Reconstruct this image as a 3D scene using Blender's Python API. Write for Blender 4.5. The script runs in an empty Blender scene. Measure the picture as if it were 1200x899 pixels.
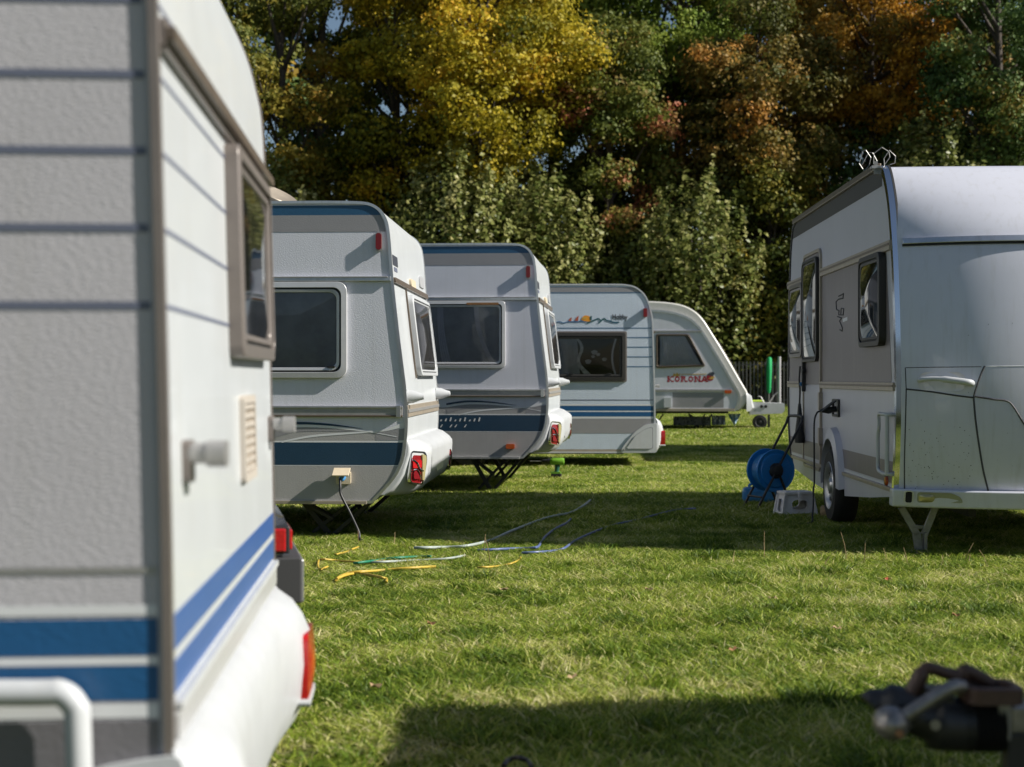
import bpy, math, random
import numpy as np
from mathutils import Vector, Matrix

rng = np.random.default_rng(7)
random.seed(7)
scene = bpy.context.scene
COL = scene.collection
F, CX, CY, CAMZ = 1750.0, 600.0, 443.0, 1.25
SUN_DIR = Vector((0.978, -0.208, 0.0)).normalized()      # horizontal direction towards the sun
SUN_EL = math.radians(34)

# ---------------------------------------------------------------- materials
def nt_new(name):
    m = bpy.data.materials.new(name)
    m.use_nodes = True
    nt = m.node_tree
    return m, nt, nt.nodes['Principled BSDF']

def N(nt, typ, **kw):
    n = nt.nodes.new(typ)
    for k, v in kw.items():
        if k in n.inputs.keys():
            n.inputs[k].default_value = v
        else:
            setattr(n, k, v)
    return n

def mat(name, col, rough=0.5, metal=0.0, spec=0.5, var=0.0, vscale=6.0, bump=0.0, bscale=60.0, bdist=0.002,
        coat=0.0, streak=0.0, dirtcol=(0.10, 0.09, 0.06), alpha=1.0, trans=0.0):
    m, nt, b = nt_new(name)
    b.inputs['Base Color'].default_value = (*col, 1)
    b.inputs['Roughness'].default_value = rough
    b.inputs['Metallic'].default_value = metal
    b.inputs['Specular IOR Level'].default_value = spec
    b.inputs['Coat Weight'].default_value = coat
    if trans:
        b.inputs['Transmission Weight'].default_value = trans
    tc = N(nt, 'ShaderNodeTexCoord')
    last = None
    if var > 0:
        nz = N(nt, 'ShaderNodeTexNoise', Scale=vscale, Detail=6.0, Roughness=0.65)
        nt.links.new(tc.outputs['Object'], nz.inputs['Vector'])
        mr = N(nt, 'ShaderNodeMapRange')
        mr.inputs['From Min'].default_value = 0.3
        mr.inputs['From Max'].default_value = 0.7
        mr.inputs['To Min'].default_value = 1 - var
        mr.inputs['To Max'].default_value = 1 + var * 0.4
        nt.links.new(nz.outputs['Fac'], mr.inputs['Value'])
        mx = N(nt, 'ShaderNodeMix', data_type='RGBA', blend_type='MULTIPLY')
        mx.inputs['Factor'].default_value = 1
        mx.inputs['A'].default_value = (*col, 1)
        nt.links.new(mr.outputs['Result'], mx.inputs['B'])
        last = mx.outputs['Result']
    if streak > 0:      # run-off dirt: noise stretched along the vertical
        mp = N(nt, 'ShaderNodeMapping')
        mp.inputs['Scale'].default_value = (14, 14, 0.7)
        nt.links.new(tc.outputs['Object'], mp.inputs['Vector'])
        nz = N(nt, 'ShaderNodeTexNoise', Scale=1.6, Detail=5.0, Roughness=0.6)
        nt.links.new(mp.outputs['Vector'], nz.inputs['Vector'])
        mr = N(nt, 'ShaderNodeMapRange')
        mr.inputs['From Min'].default_value = 0.52
        mr.inputs['From Max'].default_value = 0.78
        mr.inputs['To Max'].default_value = streak
        nt.links.new(nz.outputs['Fac'], mr.inputs['Value'])
        mx = N(nt, 'ShaderNodeMix', data_type='RGBA')
        nt.links.new(mr.outputs['Result'], mx.inputs['Factor'])
        if last is None:
            mx.inputs['A'].default_value = (*col, 1)
        else:
            nt.links.new(last, mx.inputs['A'])
        mx.inputs['B'].default_value = (*dirtcol, 1)
        last = mx.outputs['Result']
    if last is not None:
        nt.links.new(last, b.inputs['Base Color'])
    if bump > 0:
        nz = N(nt, 'ShaderNodeTexNoise', Scale=bscale, Detail=2.0, Roughness=0.5)
        mp = N(nt, 'ShaderNodeMapping')
        mp.inputs['Rotation'].default_value = (0, math.radians(38), 0)
        mp.inputs['Scale'].default_value = (1, 1, 1.9)
        nt.links.new(tc.outputs['Object'], mp.inputs['Vector'])
        nt.links.new(mp.outputs['Vector'], nz.inputs['Vector'])
        bp = N(nt, 'ShaderNodeBump', Strength=bump, Distance=bdist)
        nt.links.new(nz.outputs['Fac'], bp.inputs['Height'])
        nt.links.new(bp.outputs['Normal'], b.inputs['Normal'])
    return m

MT = {}
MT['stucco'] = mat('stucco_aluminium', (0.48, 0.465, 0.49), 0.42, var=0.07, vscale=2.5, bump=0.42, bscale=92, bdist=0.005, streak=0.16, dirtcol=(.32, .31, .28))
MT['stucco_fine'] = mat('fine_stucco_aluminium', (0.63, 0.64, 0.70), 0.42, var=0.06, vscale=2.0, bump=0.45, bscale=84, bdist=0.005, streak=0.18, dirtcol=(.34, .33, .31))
MT['stucco_blue'] = mat('pale_blue_white_stucco', (0.54, 0.61, 0.70), 0.42, var=0.06, vscale=2.0, bump=0.6, bscale=60, bdist=0.007, streak=0.15, dirtcol=(.38, .38, .36))
MT['white'] = mat('white_gloss_paint', (0.56, 0.585, 0.60), 0.33, var=0.07, vscale=3, coat=0.2, streak=0.22, dirtcol=(.45, .42, .36))
MT['white_plastic'] = mat('white_moulded_plastic', (0.50, 0.515, 0.53), 0.38, var=0.08, vscale=9, streak=0.18, dirtcol=(.40, .36, .30))
MT['cream'] = mat('cream_plastic', (0.62, 0.52, 0.37), 0.45, var=0.08, vscale=20)
MT['blue'] = mat('blue_stripe_paint', (0.012, 0.085, 0.215), 0.38, var=0.05, vscale=8, bump=0.45, bscale=62, bdist=0.003)
MT['blue_gloss'] = mat('blue_gloss_stripe', (0.045, 0.11, 0.32), 0.3, var=0.05, vscale=5)
MT['navy'] = mat('navy_stripe_paint', (0.014, 0.045, 0.085), 0.4, var=0.08, vscale=10, bump=0.45, bscale=95, bdist=0.003)
MT['petrol'] = mat('petrol_blue_band', (0.02, 0.085, 0.17), 0.4, var=0.08, vscale=10, bump=0.4, bscale=95, bdist=0.003)
MT['grey'] = mat('grey_band_paint', (0.27, 0.265, 0.275), 0.42, var=0.05, vscale=6, bump=0.5, bscale=90, bdist=0.003)
MT['lowgrey'] = mat('lower_grey_paint', (0.36, 0.35, 0.345), 0.42, var=0.06, vscale=6, bump=0.5, bscale=90, bdist=0.003, streak=0.2, dirtcol=(.2, .19, .15))
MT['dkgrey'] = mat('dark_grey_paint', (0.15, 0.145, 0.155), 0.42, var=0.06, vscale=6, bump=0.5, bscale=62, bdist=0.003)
MT['line'] = mat('blue_grey_line', (0.12, 0.135, 0.19), 0.5)
MT['line_blue'] = mat('thin_blue_line', (0.07, 0.15, 0.25), 0.5)
MT['paleline'] = mat('pale_line', (0.66, 0.67, 0.68), 0.4)
MT['alu'] = mat('aluminium_trim', (0.62, 0.62, 0.63), 0.3, metal=0.85, var=0.1, vscale=14, streak=0.3, dirtcol=(.25, .22, .18))
MT['alu_dull'] = mat('dull_aluminium', (0.42, 0.41, 0.40), 0.45, metal=0.6, var=0.15, vscale=14)
MT['gutter'] = mat('brown_anodised_rail', (0.16, 0.125, 0.095), 0.4, metal=0.4, var=0.2, vscale=12)
MT['bronze'] = mat('bronze_trim', (0.40, 0.34, 0.27), 0.4, metal=0.35, var=0.15, vscale=10)
MT['winframe'] = mat('window_surround_grey', (0.58, 0.58, 0.59), 0.3, metal=0.3, var=0.08, vscale=12)
MT['winframe_warm'] = mat('window_surround_taupe', (0.19, 0.165, 0.15), 0.35, metal=0.2, var=0.1, vscale=10)
MT['winframe_dark'] = mat('window_surround_dark', (0.030, 0.027, 0.024), 0.5)
MT['rubber'] = mat('black_rubber', (0.018, 0.018, 0.018), 0.6)
MT['greige'] = mat('beige_grey_plastic', (0.50, 0.45, 0.39), 0.45, var=0.08, vscale=20)
MT['aged_white'] = mat('aged_cream_white', (0.56, 0.55, 0.51), 0.35, var=0.08, vscale=3, streak=.2, dirtcol=(.3, .27, .2))
MT['black'] = mat('black_paint', (0.02, 0.02, 0.021), 0.45, var=0.2, vscale=20)
MT['under'] = mat('dirty_underfloor', (0.03, 0.028, 0.026), 0.8)
MT['steel'] = mat('galvanised_steel', (0.27, 0.27, 0.26), 0.45, metal=0.6, var=0.3, vscale=25)
MT['chrome'] = mat('chrome', (0.75, 0.75, 0.76), 0.12, metal=1.0)
MT['tyre'] = mat('tyre_rubber', (0.022, 0.021, 0.02), 0.75, var=0.2, vscale=30)
MT['rim'] = mat('wheel_rim_silver', (0.42, 0.42, 0.43), 0.35, metal=0.7)
MT['red'] = mat('red_lens', (0.45, 0.012, 0.014), 0.15, var=0.25, vscale=60, coat=0.5)
MT['darkred'] = mat('dark_red_lens', (0.22, 0.01, 0.012), 0.15, var=0.4, vscale=70, coat=0.5)
MT['redlamp'] = mat('red_marker_lens', (0.17, 0.008, 0.012), 0.25)
MT['orange'] = mat('orange_lens', (0.46, 0.075, 0.012), 0.2, coat=0.4)
MT['clear'] = mat('yellowish_clear_lens', (0.45, 0.40, 0.20), 0.12, coat=0.6, metal=0.3)
MT['rc_white'] = mat('silvery_white_panel', (0.60, 0.61, 0.68), 0.3, var=0.05, vscale=1.5, coat=0.35, streak=0.30, dirtcol=(.38, .37, .34))
MT['rc_side'] = mat('white_side_sheet', (0.54, 0.53, 0.58), 0.35, var=0.04, vscale=2, streak=0.14, dirtcol=(.36, .34, .31))
MT['rc_taupe'] = mat('taupe_side_sheet', (0.20, 0.17, 0.17), 0.4, var=0.05, vscale=3, streak=0.35, dirtcol=(.31, .27, .255))
MT['seam'] = mat('panel_seam', (0.05, 0.05, 0.055), 0.7)
MT['green_grime'] = mat('green_grimed_trim', (0.33, 0.33, 0.22), 0.5, var=0.2, vscale=8)
MT['reel_blue'] = mat('blue_reel_plastic', (0.012, 0.22, 0.60), 0.38, var=0.05, vscale=10)
MT['can_blue'] = mat('blue_translucent_plastic', (0.05, 0.25, 0.55), 0.3, var=0.2, vscale=10)
MT['stool'] = mat('stool_grey_plastic', (0.80, 0.76, 0.75), 0.5, var=0.08, vscale=20)
MT['drill_green'] = mat('lime_green_plastic', (0.16, 0.36, 0.03), 0.4)
MT['drill_teal'] = mat('dark_green_plastic', (0.012, 0.085, 0.06), 0.5)
MT['yellow'] = mat('yellow_hose', (0.52, 0.36, 0.05), 0.45, var=0.1, vscale=3)
MT['bluehose'] = mat('blue_cable_sheath', (0.10, 0.14, 0.30), 0.35, var=0.2, vscale=2)
MT['palehose'] = mat('pale_cable_sheath', (0.38, 0.43, 0.40), 0.4, var=0.25, vscale=2)
MT['greenhose'] = mat('green_hose', (0.012, 0.17, 0.09), 0.45)
MT['brown'] = mat('brown_grip_plastic', (0.07, 0.036, 0.024), 0.5, var=0.2, vscale=30)
MT['wornmetal'] = mat('worn_cast_metal', (0.29, 0.275, 0.26), 0.38, metal=0.7, var=0.4, vscale=40)
MT['greencloth'] = mat('bright_green_cloth', (0.01, 0.36, 0.11), 0.8)
MT['lime'] = mat('lime_cloth', (0.40, 0.55, 0.05), 0.8)
MT['wood'] = mat('raw_wood', (0.36, 0.25, 0.13), 0.7, var=0.2, vscale=40)
MT['korona_red'] = mat('dark_red_lettering', (0.33, 0.018, 0.03), 0.5)
MT['gold'] = mat('gold_print', (0.55, 0.33, 0.06), 0.5)
MT['sunorange'] = mat('orange_print', (0.75, 0.30, 0.02), 0.5)
MT['sailred'] = mat('rust_red_print', (0.42, 0.10, 0.05), 0.5)
MT['teal'] = mat('teal_print', (0.01, 0.09, 0.10), 0.5)
MT['waveblue'] = mat('wave_blue_print', (0.02, 0.12, 0.28), 0.5)
MT['fence'] = mat('fence_grey_metal', (0.085, 0.085, 0.082), 0.5, metal=0.4, var=0.3, vscale=5)
MT['fence_white'] = mat('pale_post_paint', (0.45, 0.44, 0.46), 0.5, var=0.2, vscale=5)
MT['carpaint'] = mat('dark_slate_car_paint', (0.035, 0.038, 0.048), 0.25, coat=0.8)
MT['carbumper'] = mat('charcoal_bumper_plastic', (0.05, 0.05, 0.052), 0.5)
MT['sticker'] = mat('dark_sticker', (0.05, 0.055, 0.07), 0.4)
MT['interior'] = mat('dark_interior', (0.012, 0.012, 0.012), 0.9)
MT['lace'] = mat('lace_curtain', (0.8, 0.79, 0.78), 0.9, var=0.5, vscale=30)
MT['curtain_dark'] = mat('smoky_blind', (0.50, 0.51, 0.55), 0.8, var=0.3, vscale=4)
MT['net'] = mat('grey_net_curtain', (0.70, 0.70, 0.78), 0.9, var=0.15, vscale=12)
MT['rust'] = mat('rusty_residue', (0.30, 0.15, 0.06), 0.8, var=0.4, vscale=40)
MT['bark'] = mat('bark', (0.075, 0.06, 0.048), 0.9, var=0.4, vscale=8)
MT['glass'] = mat('tinted_acrylic', (0.014, 0.015, 0.016), 0.05, spec=0.6, var=0.3, vscale=3)
MT['glass_warm'] = mat('smoked_acrylic', (0.035, 0.032, 0.03), 0.06, spec=0.8)

def clear_pane():
    m = bpy.data.materials.new('smoky_clear_acrylic'); m.use_nodes = True
    nt = m.node_tree; nt.nodes.clear()
    out = N(nt, 'ShaderNodeOutputMaterial')
    tr = N(nt, 'ShaderNodeBsdfTransparent', Color=(0.78, 0.78, 0.77, 1))
    gl = N(nt, 'ShaderNodeBsdfGlossy', Roughness=0.05)
    fr = N(nt, 'ShaderNodeFresnel', IOR=1.5)
    mx = N(nt, 'ShaderNodeMixShader')
    nt.links.new(fr.outputs[0], mx.inputs[0]); nt.links.new(tr.outputs[0], mx.inputs[1]); nt.links.new(gl.outputs[0], mx.inputs[2])
    nt.links.new(mx.outputs[0], out.inputs[0])
    return m
MT['pane_clear'] = clear_pane()

def cloth_pattern(name, c1, c2, scale):
    m, nt, b = nt_new(name)
    b.inputs['Roughness'].default_value = 0.9
    tc = N(nt, 'ShaderNodeTexCoord')
    ch = N(nt, 'ShaderNodeTexVoronoi', Scale=scale, feature='F1', distance='MANHATTAN')
    nt.links.new(tc.outputs['Object'], ch.inputs['Vector'])
    rp = N(nt, 'ShaderNodeValToRGB')
    rp.color_ramp.interpolation = 'CONSTANT'
    rp.color_ramp.elements[0].color = (*c1, 1)
    rp.color_ramp.elements[1].position = 0.45
    rp.color_ramp.elements[1].color = (*c2, 1)
    nt.links.new(ch.outputs['Distance'], rp.inputs['Fac'])
    nt.links.new(rp.outputs['Color'], b.inputs['Base Color'])
    return m
MT['cloth_dark'] = cloth_pattern('dark_patterned_cloth', (0.012, 0.012, 0.014), (0.10, 0.10, 0.10), 16)
MT['cloth_white'] = cloth_pattern('white_patterned_cloth', (0.60, 0.62, 0.66), (0.16, 0.18, 0.24), 14)
MT['cloth_blue'] = cloth_pattern('blue_patterned_cloth', (0.07, 0.20, 0.42), (0.40, 0.50, 0.62), 9)

# ---------------------------------------------------------------- mesh builder
class MB:
    def __init__(s):
        s.v, s.f, s.m, s.mats = [], [], [], []
    def mi(s, m):
        if m not in s.mats: s.mats.append(m)
        return s.mats.index(m)
    def add(s, verts, faces, m):
        o = len(s.v); k = s.mi(m)
        s.v += [tuple(p) for p in verts]
        for f in faces:
            s.f.append([i + o for i in f]); s.m.append(k)
    def box(s, c, size, m, rot=None, taper=1.0):
        x, y, z = [q / 2 for q in size]
        p = [(-x, -y, -z), (x, -y, -z), (x, y, -z), (-x, y, -z), (-x * taper, -y * taper, z), (x * taper, -y * taper, z), (x * taper, y * taper, z), (-x * taper, y * taper, z)]
        R = rot if rot is not None else Matrix.Identity(3)
        p = [R @ Vector(q) + Vector(c) for q in p]
        s.add(p, [(0, 3, 2, 1), (4, 5, 6, 7), (0, 1, 5, 4), (1, 2, 6, 5), (2, 3, 7, 6), (3, 0, 4, 7)], m)
    def bar(s, a, b, w, h, m):
        a, b = Vector(a), Vector(b); d = b - a; L = d.length
        q = d.to_track_quat('Z', 'Y').to_matrix()
        s.box((a + b) / 2, (w, h, L), m, rot=q)
    def prism(s, mp, poly, d0, d1, m, back=False, side_m=None):
        n = len(poly)
        top = [mp(a, b, d1) for a, b in poly]; bot = [mp(a, b, d0) for a, b in poly]
        s.add(top, [list(range(n))], m)
        s.add(top + bot, [(i, (i + 1) % n, n + (i + 1) % n, n + i) for i in range(n)], side_m or m)
        if back: s.add(bot, [list(range(n))[::-1]], m)
    def ring(s, mp, outer, inner, d0, d1, m, d1i=None):
        n = len(outer); di = d1 if d1i is None else d1i
        P = [mp(a, b, d0) for a, b in outer] + [mp(a, b, d1) for a, b in outer] + [mp(a, b, di) for a, b in inner] + [mp(a, b, d0) for a, b in inner]
        fs = []
        for i in range(n):
            j = (i + 1) % n
            for k in range(3):
                fs.append((k * n + i, k * n + j, (k + 1) * n + j, (k + 1) * n + i))
        s.add(P, fs, m)
    def dome(s, mp, poly, d, bulge, m, rings=4):
        n = len(poly); ca = sum(a for a, b in poly) / n; cb = sum(b for a, b in poly) / n
        P, fs = [], []
        for r in range(rings):
            t = 1 - r / rings
            P += [mp(ca + (a - ca) * t, cb + (b - cb) * t, d + bulge * (1 - t * t)) for a, b in poly]
        P.append(mp(ca, cb, d + bulge))
        for r in range(rings - 1):
            for i in range(n):
                j = (i + 1) % n
                fs.append((r * n + i, r * n + j, (r + 1) * n + j, (r + 1) * n + i))
        for i in range(n):
            fs.append(((rings - 1) * n + i, (rings - 1) * n + (i + 1) % n, rings * n))
        s.add(P, fs, m)
    def tube(s, pts, r, m, n=8, caps=True):
        pts = [Vector(p) for p in pts]; k = len(pts)
        rr = r if isinstance(r, (list, tuple)) else [r] * k
        P = []; up = Vector((0, 0, 1)); prev = None
        for i, p in enumerate(pts):
            t = (pts[min(i + 1, k - 1)] - pts[max(i - 1, 0)]).normalized()
            if prev is None:
                ref = up if abs(t.dot(up)) < 0.9 else Vector((1, 0, 0))
                x = t.cross(ref).normalized()
            else:
                x = (prev - t * prev.dot(t))
                x = x.normalized() if x.length > 1e-6 else t.orthogonal().normalized()
            prev = x; y = t.cross(x)
            P += [p + (x * math.cos(q) + y * math.sin(q)) * rr[i] for q in [2 * math.pi * j / n for j in range(n)]]
        fs = [(i * n + j, i * n + (j + 1) % n, (i + 1) * n + (j + 1) % n, (i + 1) * n + j) for i in range(k - 1) for j in range(n)]
        if caps: fs += [list(range(n))[::-1], [(k - 1) * n + j for j in range(n)]]
        s.add(P, fs, m)
    def lathe(s, prof, c, axis, m, n=32):      # prof: (radius, along axis)
        ax = Vector(axis).normalized(); x = ax.orthogonal().normalized(); y = ax.cross(x); c = Vector(c)
        P = [c + ax * h + (x * math.cos(q) + y * math.sin(q)) * r for r, h in prof for q in [2 * math.pi * j / n for j in range(n)]]
        s.add(P, [(i * n + j, i * n + (j + 1) % n, (i + 1) * n + (j + 1) % n, (i + 1) * n + j) for i in range(len(prof) - 1) for j in range(n)], m)
    def sweep(s, prof, o0, o1, y0, y1, m, mp3, closed=False):
        k = len(prof); P = []
        for i, (x, z) in enumerate(prof):
            a = prof[(i - 1) % k] if (closed or i > 0) else prof[i]
            b = prof[(i + 1) % k] if (closed or i < k - 1) else prof[i]
            tx, tz = b[0] - a[0], b[1] - a[1]; L = math.hypot(tx, tz) or 1
            nx, nz = -tz / L, tx / L
            for o, y in ((o0, y0), (o1, y0), (o1, y1), (o0, y1)):
                P.append(mp3(x + nx * o, y, z + nz * o))
        rng_ = range(k if closed else k - 1)
        fs = [(i * 4 + q, i * 4 + (q + 1) % 4, ((i + 1) % k) * 4 + (q + 1) % 4, ((i + 1) % k) * 4 + q) for i in rng_ for q in range(4)]
        if not closed: fs += [(0, 1, 2, 3), ((k - 1) * 4 + 3, (k - 1) * 4 + 2, (k - 1) * 4 + 1, (k - 1) * 4)]
        s.add(P, fs, m)
    def build(s, name, parent=None, smooth=None, bevel=0.0, loc=None):
        me = bpy.data.meshes.new(name)
        me.from_pydata(s.v, [], s.f)
        for m in s.mats: me.materials.append(MT[m] if isinstance(m, str) else m)
        me.polygons.foreach_set('material_index', s.m)
        import bmesh
        bm = bmesh.new(); bm.from_mesh(me)
        bmesh.ops.recalc_face_normals(bm, faces=bm.faces) if smooth != 'keep' else None
        bm.to_mesh(me); bm.free()
        if smooth:
            me.shade_smooth()
            me.set_sharp_from_angle(angle=math.radians(38 if smooth is True or smooth == 'keep' else smooth))
        me.update()
        o = bpy.data.objects.new(name, me); COL.objects.link(o)
        if parent: o.parent = parent
        if loc: o.location = loc
        if bevel:
            md = o.modifiers.new('Bevel', 'BEVEL'); md.width = bevel; md.segments = 2; md.limit_method = 'ANGLE'; md.angle_limit = math.radians(50)
            md.harden_normals = False
        return o

def empty(name, loc, a=0.0):
    o = bpy.data.objects.new(name, None); COL.objects.link(o)
    o.location = loc; o.rotation_euler = (0, 0, a); o.empty_display_size = 0.2
    return o
def tag(o, label=None, cat=None, group=None, kind=None):
    for k, v in (('label', label), ('category', cat), ('group', group), ('kind', kind)):
        if v: o[k] = v
    return o

def crom(pts, n=6):
    out = []
    P = [pts[0]] + list(pts) + [pts[-1]]
    for i in range(1, len(P) - 2):
        for j in range(n):
            t = j / n
            out.append(tuple(0.5 * (2 * b + (c - a) * t + (2 * a - 5 * b + 4 * c - d) * t * t + (3 * b - a - 3 * c + d) * t ** 3) for a, b, c, d in zip(P[i - 1], P[i], P[i + 1], P[i + 2])))
    out.append(tuple(pts[-1]))
    return out

def rrect(a0, b0, a1, b1, r, n=5):
    out = []
    for ca, cb, q0 in ((a1 - r, b0 + r, -90), (a1 - r, b1 - r, 0), (a0 + r, b1 - r, 90), (a0 + r, b0 + r, 180)):
        for i in range(n + 1):
            q = math.radians(q0 + 90 * i / n)
            out.append((ca + r * math.cos(q), cb + r * math.sin(q)))
    return out

def rpoly(pts, r, n=4):        # polygon with rounded corners
    out = []; k = len(pts)
    for i in range(k):
        p, a, b = Vector(pts[i]), Vector(pts[i - 1]), Vector(pts[(i + 1) % k])
        u, v = (a - p).normalized(), (b - p).normalized()
        s, e = p + u * r, p + v * r
        for j in range(n + 1):
            t = j / n
            q = s * (1 - t) ** 2 + p * 2 * t * (1 - t) + e * t * t
            out.append((q.x, q.y))
    return out

def ground_h(y):
    t = min(max((y - 22) / 10, 0), 1)
    return 0.13 * t * t * (3 - 2 * t)
def at(px, Y):      # photograph column -> world X at depth Y
    return (px - CX) / F * Y
def gp(px, py, z=0.0):      # photograph pixel -> ground point
    Y = 10.0
    for _ in range(30): Y = (CAMZ - z - ground_h(Y)) * F / (py - CY)
    return Vector((at(px, Y), Y, z + ground_h(Y)))

class Frame:
    """A vehicle standing on the ground: root Empty, local x along the wall, y into it, z up."""
    def __init__(s, name, px, Y, a, z0=0.0):
        s.root = empty(name, (at(px, Y), Y, ground_h(Y) + z0), a)
        s.M = Matrix.Translation(s.root.location) @ Matrix.Rotation(a, 4, 'Z')
        s.I = s.M.inverted()
        s.C = s.I @ Vector((0, 0, CAMZ))
    def ray(s, px, py):
        return (s.I.to_3x3() @ Vector(((px - CX) / F, 1, -(py - CY) / F)))
    def S(s, px, py, off=0.0):      # on plane y = off -> (x, z)
        d = s.ray(px, py); t = (off - s.C.y) / d.y
        p = s.C + d * t
        return (p.x, p.z)
    def E(s, px, py, off=0.0):      # on plane x = off -> (y, z)
        d = s.ray(px, py); t = (off - s.C.x) / d.x
        p = s.C + d * t
        return (p.y, p.z)
    def W(s, p):
        return s.M @ Vector(p)

def interp(pts, z):      # x at height z on a top->bottom list of (x, z)
    if z >= pts[0][1]: return pts[0][0]
    for (x0, z0), (x1, z1) in zip(pts, pts[1:]):
        if z <= z0 and z >= z1:
            return x0 if z0 == z1 else x0 + (x1 - x0) * (z - z0) / (z1 - z0)
    return pts[-1][0]

def mp_side(a, b, d): return (a, -d, b)
ident3 = lambda x, y, z: (x, y, z)

def shell_and_wall(fr, prof, W, side_bands, shell_mat, wall_mat, ext0, ext1, trim_mat='alu', bands_end=(), floor_mat='under', trim=(0.008, 0.014)):
    """prof closed clockwise from the top rear corner down the rear, along the floor and up the front.
    side_bands: (z0, z1, material, x0, x1); ext0/ext1(z): wall extent in x at height z."""
    root = fr.root
    n = len(prof)
    sh = MB()
    near = [(x, 0.004, z) for x, z in prof]; far = [(x, W - 0.004, z) for x, z in prof]
    P = near + far
    low = min(z for x, z in prof)
    for i in range(n):
        j = (i + 1) % n
        m = floor_mat if prof[i][1] < low + 0.01 and prof[j][1] < low + 0.01 else shell_mat
        sh.add([near[i], near[j], far[j], far[i]], [(0, 1, 2, 3)], m)
    sh.add(far, [list(range(n))], wall_mat)
    so = sh.build('shell', root)
    import bmesh
    bm = bmesh.new(); bm.from_mesh(so.data); bmesh.ops.remove_doubles(bm, verts=bm.verts, dist=1e-5)
    bmesh.ops.recalc_face_normals(bm, faces=bm.faces); bm.to_mesh(so.data); bm.free()
    so.data.shade_smooth(); so.data.set_sharp_from_angle(angle=math.radians(30))
    w = MB()
    w.add([(x, 0, z) for x, z in prof], [list(range(n))], wall_mat)
    for k, bd in enumerate(side_bands):
        z0, z1, m = bd[:3]
        x0 = bd[3] if len(bd) > 3 else None; x1 = bd[4] if len(bd) > 4 else None
        zs = [z0 + (z1 - z0) * i / 6 for i in range(7)]
        e = 0.022
        R = [(x1 if x1 is not None else ext1(z) - e, z) for z in zs]
        Lf = [(x0 if x0 is not None else ext0(z) + e, z) for z in zs]
        d = 0.0016 + 0.0004 * (k % 2)
        V = [mp_side(a, b, d) for a, b in Lf] + [mp_side(a, b, d) for a, b in R]
        w.add(V, [(i, i + 7, i + 8, i + 1) for i in range(6)], m)
    wo = w.build('side_wall', root, smooth='keep')
    for y0, y1 in ((-0.010, 0.016), (W - 0.016, W + 0.010)):
        t = MB(); t.sweep(prof, -trim[1], trim[0], y0, y1, trim_mat, ident3, closed=True)
        t.build('edge_trim', root, smooth=True)
    return so, wo

def window(root, mp, outer, inset, frame_m, glass_m, depth=0.03, bulge=0.012, curtain=None, latch=None, seal=True):
    """A framed pane standing proud of the wall; outer is the frame outline as (a, b) points."""
    ca = sum(p[0] for p in outer) / len(outer); cb = sum(p[1] for p in outer) / len(outer)
    wa = max(p[0] for p in outer) - min(p[0] for p in outer); wb = max(p[1] for p in outer) - min(p[1] for p in outer)
    def sc(i): return [(ca + (a - ca) * (1 - 2 * i / wa), cb + (b - cb) * (1 - 2 * i / wb)) for a, b in outer]
    fm = MB()
    fm.ring(mp, outer, sc(inset * 0.55), -0.004, depth, frame_m, d1i=depth + 0.004)
    fm.ring(mp, sc(inset * 0.57), sc(inset * .72), 0.0, depth - 0.008, 'rubber' if seal else frame_m)
    fm.ring(mp, sc(inset * 0.72), sc(inset), 0.0, depth - 0.002, frame_m, d1i=depth - .006)
    fo = fm.build('window', root, smooth=True, bevel=0.003)
    p = MB()
    p.dome(mp, sc(inset * 0.9), depth - 0.010, bulge, glass_m)
    p.build('pane', fo, smooth=60)
    if curtain:
        c = MB()
        inner = sc(inset)
        a0, a1 = min(q[0] for q in inner), max(q[0] for q in inner); b0, b1 = min(q[1] for q in inner), max(q[1] for q in inner)
        bk = MB(); bk.prism(mp, sc(inset * 0.9), 0.001, 0.003, 'interior')
        bk.build('backing', fo)
        curtain(c, mp, a0, a1, b0, b1)
        c.build('curtain', fo, smooth=60)
    if latch:
        l = MB()
        for a, b in latch:
            l.prism(mp, rrect(a - 0.03, b - 0.008, a + 0.03, b + 0.008, 0.006, 2), depth - 0.012, depth + 0.008, 'black')
            l.build('latch', fo); l = MB()
    return fo

def wheel(parent, c, r, w, axis, name='wheel', rim='rim'):
    t = MB()
    t.lathe([(r * .62, -w / 2), (r * .9, -w / 2), (r * .98, -w * .36), (r, -w * .2), (r, w * .2), (r * .98, w * .36), (r * .9, w / 2), (r * .62, w / 2)], c, axis, 'tyre', 40)
    to = t.build(name, parent, smooth=40)
    axis = tuple(-q for q in axis)
    h = MB()
    h.lathe([(r * .64, -w * .49), (r * .62, -w * .53), (r * .57, -w * .50), (r * .50, -w * .36), (r * .22, -w * .42), (r * .17, -w * .52), (0.001, -w * .52)], c, axis, rim, 40)
    ax = Vector(axis).normalized(); x = ax.orthogonal().normalized(); y = ax.cross(x)
    for i in range(10):
        q = 2 * math.pi * i / 10
        d = x * math.cos(q) + y * math.sin(q)
        h.lathe([(0.001, -w * .37), (r * .055, -w * .37), (r * .055, -w * .30)], Vector(c) + d * r * .40 + ax * (-w * .04), axis, 'rubber', 8)
    h.build('rim', to, smooth=40)
    return to

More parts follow.
